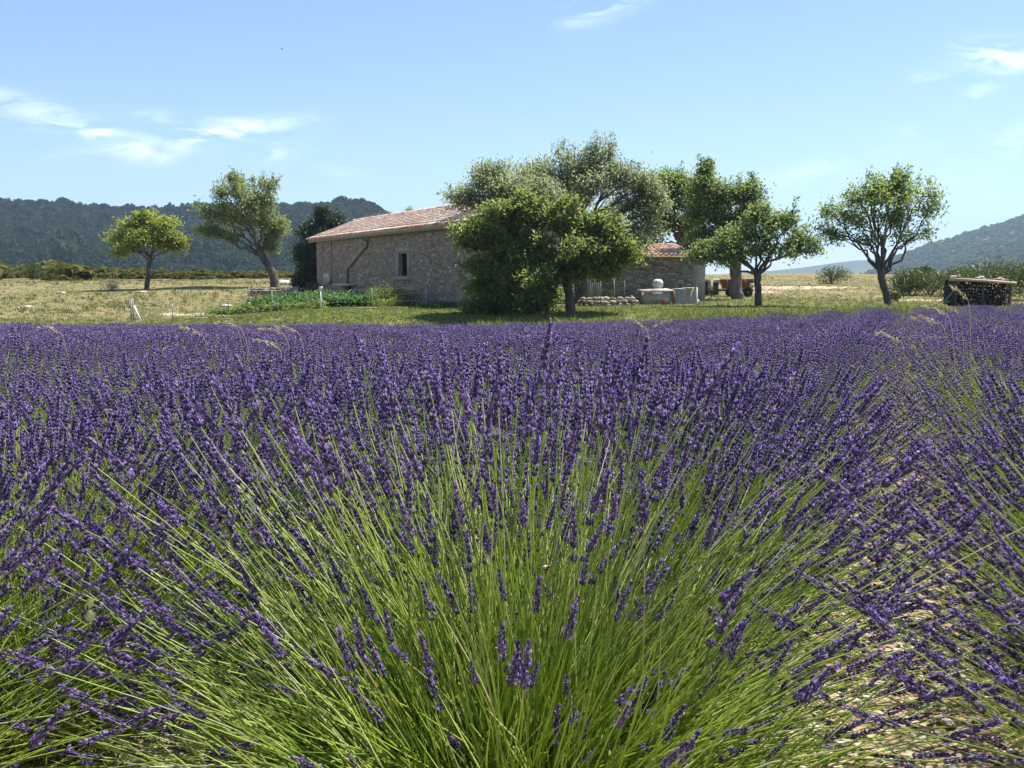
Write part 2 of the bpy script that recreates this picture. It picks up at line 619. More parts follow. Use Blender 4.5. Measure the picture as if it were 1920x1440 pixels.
def build_ground():
    ys = np.concatenate([np.linspace(-40, 0.0, 9)[:-1], np.linspace(0, 6, 90)[:-1], 6 * np.exp(np.linspace(0, math.log(9000 / 6), 260))])
    s = np.linspace(-1, 1, 261)
    s = np.sign(s) * (np.abs(s) ** 1.15)
    half = np.where(ys < 6, 8.0, 8.0 + (ys - 6) * 0.95)
    half = np.where(ys < 0, 30, half)
    X = s[None] * half[:, None]
    Y = np.broadcast_to(ys[:, None], X.shape)
    Z = T(X, Y)
    soil = (1 - sstep(0.0, 0.8, Y - field_end(X) - 0.4 * np.sin(X * 2.3) - 0.3))
    Z = Z + row_height(X, Y) * soil * (Y < 30)
    near = np.clip(1 - Y / 12, 0, 1)
    Z = Z + near * (rng.normal(0, 0.008, Z.shape)) * (Y > -1)
    # bare limestone earth patches in the meadow
    bare = np.zeros_like(X)
    for px, Yb, rx, ry in ((30, 34.3, 1.2, .55), (110, 34.6, .9, .35), (222, 36.0, .55, .5), (350, 41, 1.4, .35), (330, 42.5, .5, .5), (430, 44, .5, .3),
                           (140, 37, .5, .25), (580, 62, 2.2, 1.2), (1480, 66, 5.5, 4.5), (1420, 60, 3, 1.2), (1745, 50, 3.0, 1.2), (1900, 46, 2.5, 1.5), (60, 46, .5, .4), (1330, 47, 1.6, 1.0)):
        bx = (px - 960) / 1866.7 * Yb
        d = ((X - bx) / rx) ** 2 + ((Y - Yb) / ry) ** 2
        bare = np.maximum(bare, np.exp(-d * 1.2))
    # short green lawn just outside the field and in the garden
    green = np.exp(-((Y - 36.5) / 5.0) ** 2) * sstep(-20, -7, X) + 0.7 * np.exp(-((Y - 44) / 5) ** 2) * sstep(-16, -12, X)
    V = np.stack([X, Y, Z], -1).reshape(-1, 3)
    ny, nx = X.shape
    i = np.arange(ny - 1)[:, None] * nx + np.arange(nx - 1)[None]
    F = np.stack([i, i + 1, i + nx + 1, i + nx], -1).reshape(-1, 4)
    mb = MB()
    mb.add(V, F)
    me = mb.mesh('ground', M['ground'], smooth=True)
    for nm, a in (('soil', soil), ('bare', bare), ('green', green)):
        at_ = me.attributes.new(nm, 'FLOAT', 'POINT')
        at_.data.foreach_set('value', a.astype(np.float32).ravel())
    o = link('ground', me)
    tag(o, 'stony field soil and dry grassy meadow stretching to the hills', kind='structure')


def mat_ground():
    t = NT('ground')

    def attr(nm):
        a = t.n('ShaderNodeAttribute')
        a.attribute_name = nm
        return a.outputs['Fac']
    big = t.noise(0.22, 6, 0.6)
    med = t.noise(1.6, 6, 0.6)
    fine = t.noise(14, 5, 0.65)
    vor = t.n('ShaderNodeTexVoronoi')
    vor.inputs['Scale'].default_value = 16
    tc = t.n('ShaderNodeTexCoord')
    t.link(tc.outputs['Object'], vor.inputs['Vector'])
    dry = t.ramp(med, [(0.28, (0.105, 0.112, 0.042)), (0.5, (0.178, 0.165, 0.068)), (0.72, (0.27, 0.22, 0.115))])
    grn = t.ramp(med, [(0.3, (0.08, 0.105, 0.025)), (0.55, (0.135, 0.155, 0.042)), (0.75, (0.20, 0.19, 0.07))])
    gf = t.math('ADD', attr('green'), t.math('MULTIPLY', t.math('SUBTRACT', big, 0.5), 2.2))
    gf = t.ramp(gf, [(0.22, (0, 0, 0)), (0.7, (1, 1, 1))])
    patch = t.noise(0.5, 7, 0.7, dist=.6)
    dry = t.mix(t.ramp(patch, [(.45, (0, 0, 0)), (.64, (.65, .65, .65))]), dry, (0.34, 0.245, 0.15))
    dry = t.mix(t.ramp(patch, [(.30, (.7, .7, .7)), (.42, (0, 0, 0))]), dry, (0.085, 0.10, 0.035))
    meadow = t.mix(gf, dry, grn)
    meadow = t.mix(0.45, meadow, t.ramp(fine, [(0.3, (0.35, 0.35, 0.35)), (0.7, (1.25, 1.25, 1.25))]), 'MULTIPLY')
    bf = t.math('ADD', attr('bare'), t.math('MULTIPLY', t.math('SUBTRACT', med, 0.5), 1.1))
    bf = t.ramp(bf, [(0.42, (0, 0, 0)), (0.6, (1, 1, 1))])
    earth = t.ramp(fine, [(0.3, (0.36, 0.27, 0.17)), (0.7, (0.58, 0.48, 0.36))])
    meadow = t.mix(bf, meadow, earth)
    soilc = t.ramp(t.math('ADD', t.math('MULTIPLY', fine, 0.6), t.math('MULTIPLY', vor.outputs['Distance'], 0.5)),
                   [(0.25, (0.22, 0.15, 0.085)), (0.5, (0.36, 0.26, 0.16)), (0.8, (0.48, 0.38, 0.26))])
    col = t.mix(attr('soil'), meadow, soilc)
    h = t.math('ADD', fine, t.math('MULTIPLY', vor.outputs['Distance'], 0.7))
    return t.surf(col, 0.95, 0.1, bump=h, bstr=0.8, bdist=0.04)


M['ground'] = mat_ground()
build_ground()

# ------------------------------------------------------------------ hills
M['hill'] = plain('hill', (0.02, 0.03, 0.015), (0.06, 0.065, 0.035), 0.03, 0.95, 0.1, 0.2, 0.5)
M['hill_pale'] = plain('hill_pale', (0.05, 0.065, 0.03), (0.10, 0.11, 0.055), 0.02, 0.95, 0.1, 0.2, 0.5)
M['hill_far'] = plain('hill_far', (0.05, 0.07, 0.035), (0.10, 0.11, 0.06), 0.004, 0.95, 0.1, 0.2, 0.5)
M['limestone'] = plain('limestone', (0.36, 0.33, 0.29), (0.62, 0.58, 0.52), 3, 0.9, 0.2, 0.6, 0.05)


def vnoise(x, y, seed=0):
    """cheap smooth pseudo noise from sines"""
    r = np.random.default_rng(seed)
    z = 0
    for k in range(7):
        a = r.uniform(0, 6.28)
        f = 1.6 ** k
        z = z + np.sin((x * math.cos(a) + y * math.sin(a)) * f + r.uniform(0, 6.28)) / f ** 0.9
    return z / 2.2


def crown_proto(name, mat, n=130, trunk=False):
    mb = MB()
    d = rand_dirs(n)
    d[:, 2] = np.abs(d[:, 2]) * 1.0 - 0.25
    r = 0.75 + 0.3 * rng.random(n) + 0.18 * np.sin(d[:, 0] * 5 + d[:, 1] * 4)
    C = d * r[:, None] * np.array([1, 1, 0.95])
    leaves(mb, C, rand_dirs(n), unit(d + 0.5 * rand_dirs(n)), rng.uniform(.4, .75, n), rng.uniform(.3, .5, n))
    # inner mass
    a = np.linspace(0, 2 * math.pi, 8)[:-1]
    ring = [np.stack([np.cos(a) * q, np.sin(a) * q, np.full(7, zz)], 1) for q, zz in ((0.55, -0.55), (0.78, -0.1), (0.6, 0.4), (0.15, 0.72))]
    V = np.concatenate(ring) * rng.uniform(0.85, 1.1, (28, 1))
    i = np.arange(3)[:, None] * 7
    j = np.arange(7)[None]
    F = np.stack([i + j, i + (j + 1) % 7, i + 7 + (j + 1) % 7, i + 7 + j], -1).reshape(-1, 4)
    mb.add(V, F)
    return bpy.data.objects.new(name, mb.mesh(name, mat))


def build_hill(name, label, px, ridge_y, D0, D1, base_z, mat, tree_mat, ntree, tree_r, back=1.25, wob=0.0, seed=1, bulge=0.0):
    cols = np.linspace(px[0], px[-1], 180)
    ry = np.interp(cols, px, ridge_y)
    kern = np.ones(5) / 5
    ry = np.convolve(np.pad(ry, 2, 'edge'), kern, 'valid')
    th = (cols - 960) / 1866.7
    v = np.concatenate([np.linspace(0, 1, 40), np.linspace(1.02, back, 14)])
    D = D0 + (D1 - D0) * v
    TH, DD = np.meshgrid(th, D)
    vv = v[:, None]
    a1 = np.array([(zrow(y, D1) - CAM_H - tree_r * 2.2) / D1 for y in ry])[None]
    a0 = (base_z - CAM_H) / D0
    el = a0 + (a1 - a0) * np.clip(vv, 0, 1) ** (0.75 + bulge)
    X = TH * DD
    el = el + wob * 0.10 * vnoise(X * 0.012, DD * 0.012, seed) * np.sin(np.clip(vv, 0, 1) * math.pi) * (a1 - a0)
    Z = CAM_H + el * DD
    crest = CAM_H + a1 * D1
    Z = np.where(vv <= 1, Z, crest - ((vv - 1) / (back - 1)) ** 1.3 * 0.9 * (crest - base_z))
    mb = MB()
    V = np.stack([X, DD, Z], -1).reshape(-1, 3)
    ny, nx = X.shape
    i = np.arange(ny - 1)[:, None] * nx + np.arange(nx - 1)[None]
    mb.add(V, np.stack([i, i + 1, i + nx + 1, i + nx], -1).reshape(-1, 4))
    o = mb.build(name, mat, smooth=True)
    tag(o, label, kind='structure')
    if not ntree:
        return
    fi = rng.uniform(0, ny - 14, ntree)
    fi = np.where(rng.random(ntree) < 0.18, rng.uniform(37, 40, ntree), fi)
    fj = rng.uniform(0, nx - 1.01, ntree)
    i0, j0 = fi.astype(int), fj.astype(int)
    a, b = (fi - i0)[:, None], (fj - j0)[:, None]
    G = np.stack([X, DD, Z], -1)
    P = (G[i0, j0] * (1 - a) * (1 - b) + G[i0 + 1, j0] * a * (1 - b) + G[i0, j0 + 1] * (1 - a) * b + G[i0 + 1, j0 + 1] * a * b)
    keep = vnoise(P[:, 0] * 0.02, P[:, 1] * 0.02, seed + 3) > -0.95
    P = P[keep]
    n = len(P)
    sc = tree_r * rng.lognormal(0, 0.30, n)
    P[:, 2] += sc * 0.35
    protos = [crown_proto(name + '_crown_%d' % k, tree_mat) for k in range(4)]
    rot = np.stack([rng.normal(0, .12, n), rng.normal(0, .12, n), rng.uniform(0, 6.28, n)], 1)
    f = instances('forest', protos, P, rot, np.stack([sc, sc, sc * rng.uniform(.8, 1.25, n)], 1))
    tag(f, label.replace('hill', 'forest on the hill').replace('ridge', 'forest on the ridge'), 'forest', kind='stuff')


build_hill('hill', 'dark wooded hill rising behind the meadow and farmhouse',
           [-700, -300, 0, 60, 150, 330, 345, 400, 520, 600, 690, 715, 745, 800, 900, 1000, 1100],
           [340, 372, 369, 369, 376, 388, 380, 376, 377, 374, 373, 384, 402, 425, 470, 520, 545],
           270, 760, -20, M['hill'], M['forest'], 16000, 3.0, wob=1.0, seed=2)
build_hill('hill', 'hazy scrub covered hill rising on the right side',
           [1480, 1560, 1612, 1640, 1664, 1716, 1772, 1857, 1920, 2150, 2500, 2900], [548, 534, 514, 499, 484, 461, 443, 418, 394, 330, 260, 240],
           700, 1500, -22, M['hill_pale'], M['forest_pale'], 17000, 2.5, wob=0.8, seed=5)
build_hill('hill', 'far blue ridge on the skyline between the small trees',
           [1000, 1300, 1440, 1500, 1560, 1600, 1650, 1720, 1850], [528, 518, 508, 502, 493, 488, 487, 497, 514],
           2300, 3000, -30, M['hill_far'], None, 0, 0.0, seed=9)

# ------------------------------------------------------------------ haze
def build_haze():
    t = NT('haze')
    v = t.n('ShaderNodeVolumePrincipled')
    v.inputs['Color'].default_value = (0.52, 0.72, 1.0, 1)
    v.inputs['Density'].default_value = HAZE
    v.inputs['Anisotropy'].default_value = 0.2
    t.link(v.outputs[0], t.out.inputs['Volume'])
    mb = MB()
    box(mb, -5200, 5200, -300, 6400, -34, 330)
    o = mb.build('haze', t.m)
    tag(o, 'thin blue summer haze over the valley', 'haze', kind='stuff')


HAZE = 0.00020
build_haze()

# ------------------------------------------------------------------ the farmhouse
def mat_stone(name, cols):
    t = NT(name)
    r = t.rnd()
    nz = t.noise(9, 5, 0.65)
    c = t.ramp(r, cols)
    c = t.mix(0.55, c, t.ramp(nz, [(0.25, (0.45, 0.43, 0.42)), (0.75, (1.3, 1.25, 1.2))]), 'MULTIPLY')
    return t.surf(c, 0.92, 0.15, bump=nz, bstr=0.6, bdist=0.04)


M['stone'] = mat_stone('stone', [(0.0, (0.19, 0.153, 0.125)), (0.3, (0.255, 0.207, 0.168)), (0.8, (0.33, 0.274, 0.224)), (1.0, (0.47, 0.415, 0.36))])
M['stone_grey'] = mat_stone('stone_grey', [(0.0, (0.15, 0.135, 0.12)), (0.4, (0.24, 0.215, 0.185)), (0.8, (0.34, 0.31, 0.27)), (1.0, (0.45, 0.42, 0.37))])
M['mortar'] = plain('mortar', (0.20, 0.163, 0.132), (0.35, 0.292, 0.24), 3, 0.95, 0.1, 0.8, 0.04, detail=7)
M['mortar_grey'] = plain('mortar_grey', (0.15, 0.135, 0.115), (0.27, 0.245, 0.21), 3, 0.95, 0.1, 0.8, 0.04, detail=7)
M['render'] = plain('cement_render', (0.30, 0.275, 0.24), (0.40, 0.37, 0.33), 1.5, 0.9, 0.15, 0.3, 0.02, detail=7)
M['surround'] = plain('window_stone', (0.30, 0.275, 0.25), (0.39, 0.36, 0.33), 3, 0.9, 0.15, 0.3, 0.02)
M['zinc'] = plain('zinc', (0.20, 0.20, 0.20), (0.30, 0.30, 0.30), 5, 0.55, 0.4, 0.1, 0.01)
M['dark'] = plain('dark_interior', (0.015, 0.014, 0.013), (0.03, 0.027, 0.025), 3, 0.9, 0.1)
M['white_paint'] = plain('white_paint', (0.62, 0.62, 0.60), (0.8, 0.8, 0.78), 6, 0.6, 0.3, 0.15, 0.01)
M['grey_box'] = plain('meter_box_paint', (0.42, 0.40, 0.37), (0.52, 0.50, 0.46), 4, 0.7, 0.3, 0.1, 0.01)
M['concrete'] = plain('concrete', (0.36, 0.34, 0.30), (0.52, 0.49, 0.44), 4, 0.92, 0.15, 0.4, 0.02, detail=7)
M['fibre'] = plain('fibre_cement', (0.38, 0.345, 0.30), (0.50, 0.455, 0.40), 3, 0.9, 0.15, 0.3, 0.02)
M['wood_grey'] = plain('weathered_wood', (0.19, 0.175, 0.155), (0.36, 0.335, 0.30), 6, 0.9, 0.15, 0.5, 0.02, stretch=(4, 4, 0.4), rnd=0.35)
M['wood_pale'] = plain('pale_wood', (0.38, 0.28, 0.18), (0.58, 0.46, 0.32), 6, 0.85, 0.2, 0.4, 0.02, stretch=(0.4, 4, 4))
M['wood_dark'] = plain('dark_wood', (0.05, 0.042, 0.035), (0.11, 0.09, 0.075), 6, 0.9, 0.15, 0.4, 0.02)
M['rust'] = plain('rusty_orange_paint', (0.16, 0.075, 0.048), (0.25, 0.13, 0.085), 5, 0.7, 0.3, 0.3, 0.01, detail=7)
M['rubber'] = plain('rubber', (0.018, 0.018, 0.018), (0.03, 0.03, 0.03), 8, 0.8, 0.3)
M['iron'] = plain('galvanised_iron', (0.17, 0.175, 0.18), (0.28, 0.29, 0.29), 8, 0.5, 0.5, 0.1, 0.01)
M['red_paint'] = plain('red_paint', (0.35, 0.05, 0.03), (0.5, 0.09, 0.05), 6, 0.6, 0.3)
M['cream'] = plain('cream_panel', (0.48, 0.45, 0.33), (0.58, 0.55, 0.42), 3, 0.8, 0.2)


def mat_tile():
    t = NT('terracotta_tile')
    r = t.rnd()
    nz = t.noise(5, 6, 0.7)
    c = t.ramp(r, [(0.0, (0.46, 0.26, 0.18)), (0.2, (0.66, 0.44, 0.33)), (0.5, (0.76, 0.53, 0.41)), (0.8, (0.82, 0.66, 0.54)), (1.0, (0.84, 0.75, 0.66))])
    c = t.mix(0.6, c, t.ramp(nz, [(0.3, (0.68, 0.62, 0.58)), (0.6, (1.1, 1.08, 1.06)), (0.8, (1.2, 1.2, 1.2))]), 'MULTIPLY')
    return t.surf(c, 0.9, 0.15, bump=nz, bstr=0.4, bdist=0.02)


M['tile'] = mat_tile()


def stone_mesh(name, mat):
    """one rubble stone, unit sized in x and z, front towards -y"""
    mb = MB()
    j = lambda: rng.normal(0, 0.07)
    V = [(-.5 + j() * .4, 0, -.5 + j() * .4), (.5 + j() * .4, 0, -.5 + j() * .4), (.5 + j() * .4, 0, .5 + j() * .4), (-.5 + j() * .4, 0, .5 + j() * .4)]
    I = [(-.36 + j(), -1 + j(), -.32 + j()), (.36 + j(), -1 + j(), -.32 + j()), (.36 + j(), -1 + j(), .32 + j()), (-.36 + j(), -1 + j(), .32 + j())]
    mb.add(np.array(V + I), [[4, 5, 6, 7], [0, 1, 5, 4], [1, 2, 6, 5], [2, 3, 7, 6], [3, 0, 4, 7]])
    return mb.mesh(name, mat)


STONES = {k: [stone_mesh('stone', M[k]) for _ in range(12)] for k in ('stone', 'stone_grey')}


def stone_layout(w, h, ch=(0.13, 0.24), cl=(0.22, 0.58), holes=()):
    out = []
    z = 0.0
    while z < h - 0.04:
        c = min(rng.uniform(*ch), h - z)
        x = 0.0
        while x < w - 0.05:
            l = min(rng.uniform(*cl), w - x)
            cx, cz = x + l / 2, z + c / 2 + rng.normal(0, 0.02) + .05 * math.sin(x * 1.9 + z * 2.3)
            if not any(a - 0.02 < cx + l * .4 and cx - l * .4 < b + 0.02 and e - 0.02 < cz + c * .4 and cz - c * .4 < f + 0.02 for a, b, e, f in holes):
                out.append((cx, cz, l * rng.uniform(.78, 1.0), c * rng.uniform(.68, 1.0), rng.uniform(.008, .035)))
            x += l
        z += c
    return out


def lay_stones(parent, layout, key, n_single, rank, y=0.0, offset=(0, 0)):
    """stones of one wall face: the ones that show largest singly, the rest as one mass"""
    order = sorted(range(len(layout)), key=lambda i: -rank(layout[i]))
    rest = MB()
    for q, i in enumerate(order):
        cx, cz, l, c, d = layout[i]
        me = STONES[key][i % 12]
        if q < n_single:
            o = link('stone', me, parent, (cx + offset[0], y, cz + offset[1]), (0, rng.normal(0, .05), 0), (l, d, c))
        else:
            V = np.array([v.co[:] for v in me.vertices]) * np.array([l, d, c]) + np.array([cx + offset[0], y, cz + offset[1]])
            rest.add(V, np.array([p.vertices[:] for p in me.polygons]))
    if rest.n:
        o = rest.build('rubble_stones', M[key], parent)
        tag(o, kind='stuff')


def tile_mesh(name, ln=0.42, w0=0.20, w1=0.17):
    """half round canal tile lying along +y (up the slope), open end at y=0"""
    mb = MB()
    a = np.linspace(0.05, math.pi - 0.05, 6)
    rings = []
    for y, w, dz in ((0, w0, 0.012), (ln, w1, -0.012)):
        for k in (1.0, 0.84):
            rings.append(np.stack([np.cos(a) * w / 2 * k, np.full(6, y), np.sin(a) * w * 0.42 * k + dz], 1))
    V = np.concatenate(rings) + rng.normal(0, .002, (24, 3))
    F = []
    for i in range(5):
        F += [[i, i + 1, 12 + i + 1, 12 + i], [6 + i + 1, 6 + i, 18 + i, 18 + i + 1], [i + 1, i, 6 + i, 6 + i + 1]]
    mb.add(V, F)
    return mb.mesh(name, M['tile'], smooth=False)


TILES = [tile_mesh('roof_tile') for _ in range(6)]


def lay_tiles(parent, width, slope_len, pitch, origin, n_single, rank, step=0.235, expo=0.31):
    """cover tiles on a slope rising towards local +y; origin = lower left corner"""
    ncol, nrow = int(width / step), int(slope_len / expo) + 1
    items = []
    for c in range(ncol):
        jx = rng.normal(0, .008)
        for r in range(nrow):
            s = r * expo + rng.normal(0, .018) - (0.15 if r == 0 else 0)
            if s > slope_len - 0.15:
                continue
            items.append((c * step + step / 2 + jx + rng.normal(0, .006), s, rng.normal(0, .035)))
    order = sorted(range(len(items)), key=lambda i: -rank(items[i]))
    rest = MB()
    cp, sp = math.cos(pitch), math.sin(pitch)
    for q, i in enumerate(order):
        x, s, rz = items[i]
        loc = (origin[0] + x, origin[1] + s * cp, origin[2] + s * sp + 0.03)
        me = TILES[i % 6]
        if q < n_single:
            link('roof_tile', me, parent, loc, (pitch, 0, rz))
        else:
            mt = np.array(Matrix.Translation(loc) @ Matrix.Rotation(pitch, 4, 'X') @ Matrix.Rotation(rz, 4, 'Z'))
            V = np.array([v.co[:] for v in me.vertices])
            V = V @ mt[:3, :3].T + mt[:3, 3]
            rest.add(V, np.array([p.vertices[:] for p in me.polygons]))
    if rest.n:
        tag(rest.build('roof_tiles', M['tile'], parent), kind='stuff')


def wall_with_holes(mb, w, h, holes, y=0.0, reveal=0.28, z0=0.0, mat=0):
    xs = sorted({0.0, w, *[a for a, b, c, d in holes], *[b for a, b, c, d in holes]})
    zs = sorted({z0, h, *[c for a, b, c, d in holes], *[d for a, b, c, d in holes]})
    for i in range(len(xs) - 1):
        for k in range(len(zs) - 1):
            cx, cz = (xs[i] + xs[i + 1]) / 2, (zs[k] + zs[k + 1]) / 2
            if any(a < cx < b and c < cz < d for a, b, c, d in holes):
                continue
            mb.add([(xs[i], y, zs[k]), (xs[i + 1], y, zs[k]), (xs[i + 1], y, zs[k + 1]), (xs[i], y, zs[k + 1])], [[0, 1, 2, 3]], mat)
    for a, b, c, d in holes:
        r = y + reveal
        mb.add([(a, y, c), (a, r, c), (a, r, d), (a, y, d)], [[0, 1, 2, 3]], mat)
        mb.add([(b, y, c), (b, y, d), (b, r, d), (b, r, c)], [[0, 1, 2, 3]], mat)
        mb.add([(a, y, c), (b, y, c), (b, r, c), (a, r, c)], [[0, 1, 2, 3]], mat)
        mb.add([(a, y, d), (a, r, d), (b, r, d), (b, y, d)], [[0, 1, 2, 3]], mat)


def farmhouse():
    A = (-10.9, 56.0)
    ang = math.atan2(-0.8794, 0.4756)
    g = 0.05
    root = empty('farmhouse', (A[0], A[1], g), ang)
    tag(root, 'long low stone farmhouse with pink canal tile roof behind the cherry tree', 'house')
    Lh, Dp, H = 19.6, 4.7, 3.30
    pitch = R(21)
    win = (12.15, 13.25, 1.12, 2.12)
    niche = (4.75, 5.75, 0.0, 0.62)
    mb = MB()
    wall_with_holes(mb, Lh, H, [win, niche], z0=-0.8)
    rise = Dp / 2 * math.tan(pitch)
    # gable ends and back
    for x in (0, Lh):
        mb.add([(x, 0, -.8), (x, Dp, -.8), (x, Dp, H), (x, Dp / 2, H + rise), (x, 0, H)], [[0, 1, 2, 3, 4]])
    mb.add([(0, Dp, -.8), (Lh, Dp, -.8), (Lh, Dp, H), (0, Dp, H)], [[3, 2, 1, 0]])
    wall = mb.build('wall', M['mortar'], root)
    holes = [(win[0] - .24, win[1] + .24, win[2] - .2, win[3] + .26), (3.4, 6.6, 0, .78), (1.6, 2.75, .72, 1.32)]
    lay_stones(wall, stone_layout(Lh, H - 0.12, (.07, .15), (.12, .38), holes=holes), 'stone', 300, lambda s: s[0] * .05 + s[2] * s[3] * 8 - (3 if s[0] > 17.8 else 0), y=0.004)
    # right gable stones
    gab = MB()
    for cx, cz, l, c, d in stone_layout(Dp, H):
        me = STONES['stone'][random.randrange(12)]
        V = np.array([v.co[:] for v in me.vertices]) * np.array([l, d, c])
        V = np.stack([Lh - .004 - V[:, 1], V[:, 0] + cx, V[:, 2] + cz], 1)
        gab.add(V, np.array([p.vertices[:] for p in me.polygons]))
    tag(gab.build('gable_stones', M['stone'], wall), kind='stuff')
    # window
    w = MB()
    a, b, c, d = win
    box(w, a - .22, a - .002, -.05, .10, c - .05, d + .05)
    box(w, b + .002, b + .22, -.05, .10, c - .05, d + .05)
    box(w, a - .24, b + .24, -.054, .10, d + .052, d + .27)
    wo = w.build('window', M['surround'], root)
    s = MB()
    box(s, a - .30, b + .30, -.14, .2, c - .17, c - .052)
    s.build('sill', M['surround'], wo)
    f = MB()
    for q in ((a, a + .06, c, d), (b - .06, b, c, d), (a + .06, b - .06, d - .06, d), (a + .06, b - .06, c, c + .06), ((a + b) / 2 - .025, (a + b) / 2 + .025, c + .06, d - .06)):
        box(f, q[0], q[1], .17, .22, q[2], q[3])
    f.build('frame', M['wood_dark'], wo)
    p = MB()
    box(p, a, b, .225, .24, c, d)
    t = NT('dark_glass')
    p.build('pane', t.surf((0.02, 0.02, 0.025), 0.2, 0.5), wo)
    # low hatch beside the flue
    n = MB()
    box(n, niche[0], niche[1], .2, .24, -.3, niche[3])
    hatch = n.build('hatch', M['dark'], root)
    s = MB()
    box(s, 4.1, 6.5, -.45, .02, .64, .74)
    s.build('slab', M['concrete'], hatch)
    dm = MB()
    box(dm, 5.8, 6.6, -.06, -.01, -.3, .6)
    dm.build('hatch_door', plain('faded_blue_door', (.16, .17, .2), (.24, .25, .28), 4, .8), hatch)
    # roof: battens under the tiles, verge boards
    sl = (Dp / 2 + .38) / math.cos(pitch)
    r = MB()
    y0, z0 = -.38, H - .38 * math.tan(pitch)
    yr, zr = Dp / 2, H + rise
    for (ya, za, yb, zb) in ((y0, z0, yr, zr), (Dp + .38, z0, yr, zr)):
        V = [(-.3, ya, za), (Lh + .25, ya, za), (Lh + .25, yb, zb), (-.3, yb, zb)]
        V += [(x, y, z - .09) for x, y, z in V]
        r.add(V, BOXF)
    roof = r.build('roof', M['tile_base'], root)
    lay_tiles(roof, Lh + .5, sl, pitch, (-.28, y0, z0), 300, lambda q: q[0] - (7 if q[0] > 18.2 else 0))
    rb = MB()
    k = 0
    x = -.3
    for q in range(int((Lh + .5) / .36)):
        me = TILES[q % 6]
        V = np.array([v.co[:] for v in me.vertices]) * np.array([1.15, 1, 1.1])
        V = np.stack([V[:, 1] + x + q * .36, V[:, 0] + yr, V[:, 2] + zr + .06], 1)
        rb.add(V, np.array([p.vertices[:] for p in me.polygons]))
    tag(rb.build('ridge_tiles', M['tile'], roof), kind='stuff')
    bk = MB()
    for c in range(int((Lh + .5) / .235)):
        for q in range(int(sl / .31)):
            me = TILES[(c + q) % 6]
            V = np.array([v.co[:] for v in me.vertices])
            s_ = q * .31
            V = np.stack([-.18 + c * .235 - V[:, 0], Dp + .38 - (s_ + V[:, 1]) * math.cos(pitch) + V[:, 2] * math.sin(pitch),
                          z0 + .03 + (s_ + V[:, 1]) * math.sin(pitch) + V[:, 2] * math.cos(pitch)], 1)
            bk.add(V, np.array([p.vertices[:] for p in me.polygons]))
    tag(bk.build('back_tiles', M['tile'], roof), kind='stuff')
    # gutter and downpipe
    gt = MB()
    a_ = np.linspace(math.pi, 2 * math.pi, 7)
    prof_ = np.stack([np.cos(a_) * .075, np.sin(a_) * .075], 1)
    prof2 = prof_ * .88
    ring = np.concatenate([prof_, prof2[::-1]])
    V = np.concatenate([np.stack([np.full(14, xx), ring[:, 0] + y0 + .03, ring[:, 1] + z0 - .10], 1) for xx in (-.25, Lh + .2)])
    F = [[i, (i + 1) % 14, 14 + (i + 1) % 14, 14 + i] for i in range(14)]
    gt.add(V, F)
    gut = gt.build('gutter', M['zinc'], root)
    dp = MB()
    tube(dp, [(8.1, y0 + .03, z0 - .14), (8.1, y0 + .05, z0 - .27), (8.35, -.12, 2.75), (8.3, -.1, 2.62), (5.45, -.1, 1.55), (5.33, -.1, 1.42), (5.33, -.1, .76)], .07, 8)
    dpo = dp.build('downpipe', M['zinc'], root, smooth=True)
    for (x, z) in ((7.4, 2.28), (5.33, 1.1)):
        cl = MB()
        box(cl, x - .09, x + .09, -.19, .0, z - .025, z + .025)
        cl.build('pipe_bracket', M['zinc'], dpo)
    e = MB()
    box(e, 1.72, 2.62, -.2, -.01, .78, 1.28)
    eb = e.build('meter_box', M['grey_box'], root)
    e = MB()
    box(e, 2.1, 2.28, -.215, -.203, .95, 1.1)
    e.build('meter_hatch', M['zinc'], eb)
    for x in (1.15, 2.65):
        c = MB()
        tube(c, [(x, -.03, 1.0), (x, -.03, 2.9)], .025, 6)
        c.build('conduit', M['zinc'], root)
    return root


M['tile_base'] = plain('tile_pan', (0.46, 0.29, 0.21), (0.64, 0.46, 0.36), 4, 0.95, 0.1, 0.4, 0.02)
farmhouse()


def annex():
    x0, y0 = 2.5, 46.2
    root = empty('stone_annex', (x0, y0, T(5, 46) - 0.05), R(4))
    tag(root, 'low grey rubble annex with sunlit tile roof beside the orange trailer', 'outbuilding')
    W, Hh, Dp = 5.9, 2.2, 3.4
    pitch = R(9.5)
    m = MB()
    wall_with_holes(m, W, Hh, [], z0=-.6)
    top = Hh + Dp * math.tan(pitch)
    for x in (0, W):
        m.add([(x, 0, -.6), (x, Dp, -.6), (x, Dp, top), (x, 0, Hh)], [[0, 1, 2, 3]])
    m.add([(0, Dp, -.6), (W, Dp, -.6), (W, Dp, top), (0, Dp, top)], [[3, 2, 1, 0]])
    wall = m.build('wall', M['mortar_grey'], root)
    lay_stones(wall, stone_layout(W, Hh - .1, (.06, .14), (.1, .34)), 'stone_grey', 230, lambda s: s[0] + s[2] * s[3] * 6, y=.004)
    q = MB()
    box(q, W + .003, W + .62, -.03, 1.6, -.6, Hh - .05, jit=.01)
    q.build('corner_pier', M['render'], root)
    sl = (Dp + .25) / math.cos(pitch)
    r = MB()
    z0 = Hh - .25 * math.tan(pitch) + .02
    V = [(-.2, -.25, z0), (W + .2, -.25, z0), (W + .2, Dp, top + .02), (-.2, Dp, top + .02)]
    V += [(a, b, c - .07) for a, b, c in V]
    r.add(V, BOXF)
    roof = r.build('roof', M['tile_base'], root)
    lay_tiles(roof, W + .4, sl, pitch, (-.2, -.25, z0), 160, lambda t: t[0] - t[1] * .4)


annex()


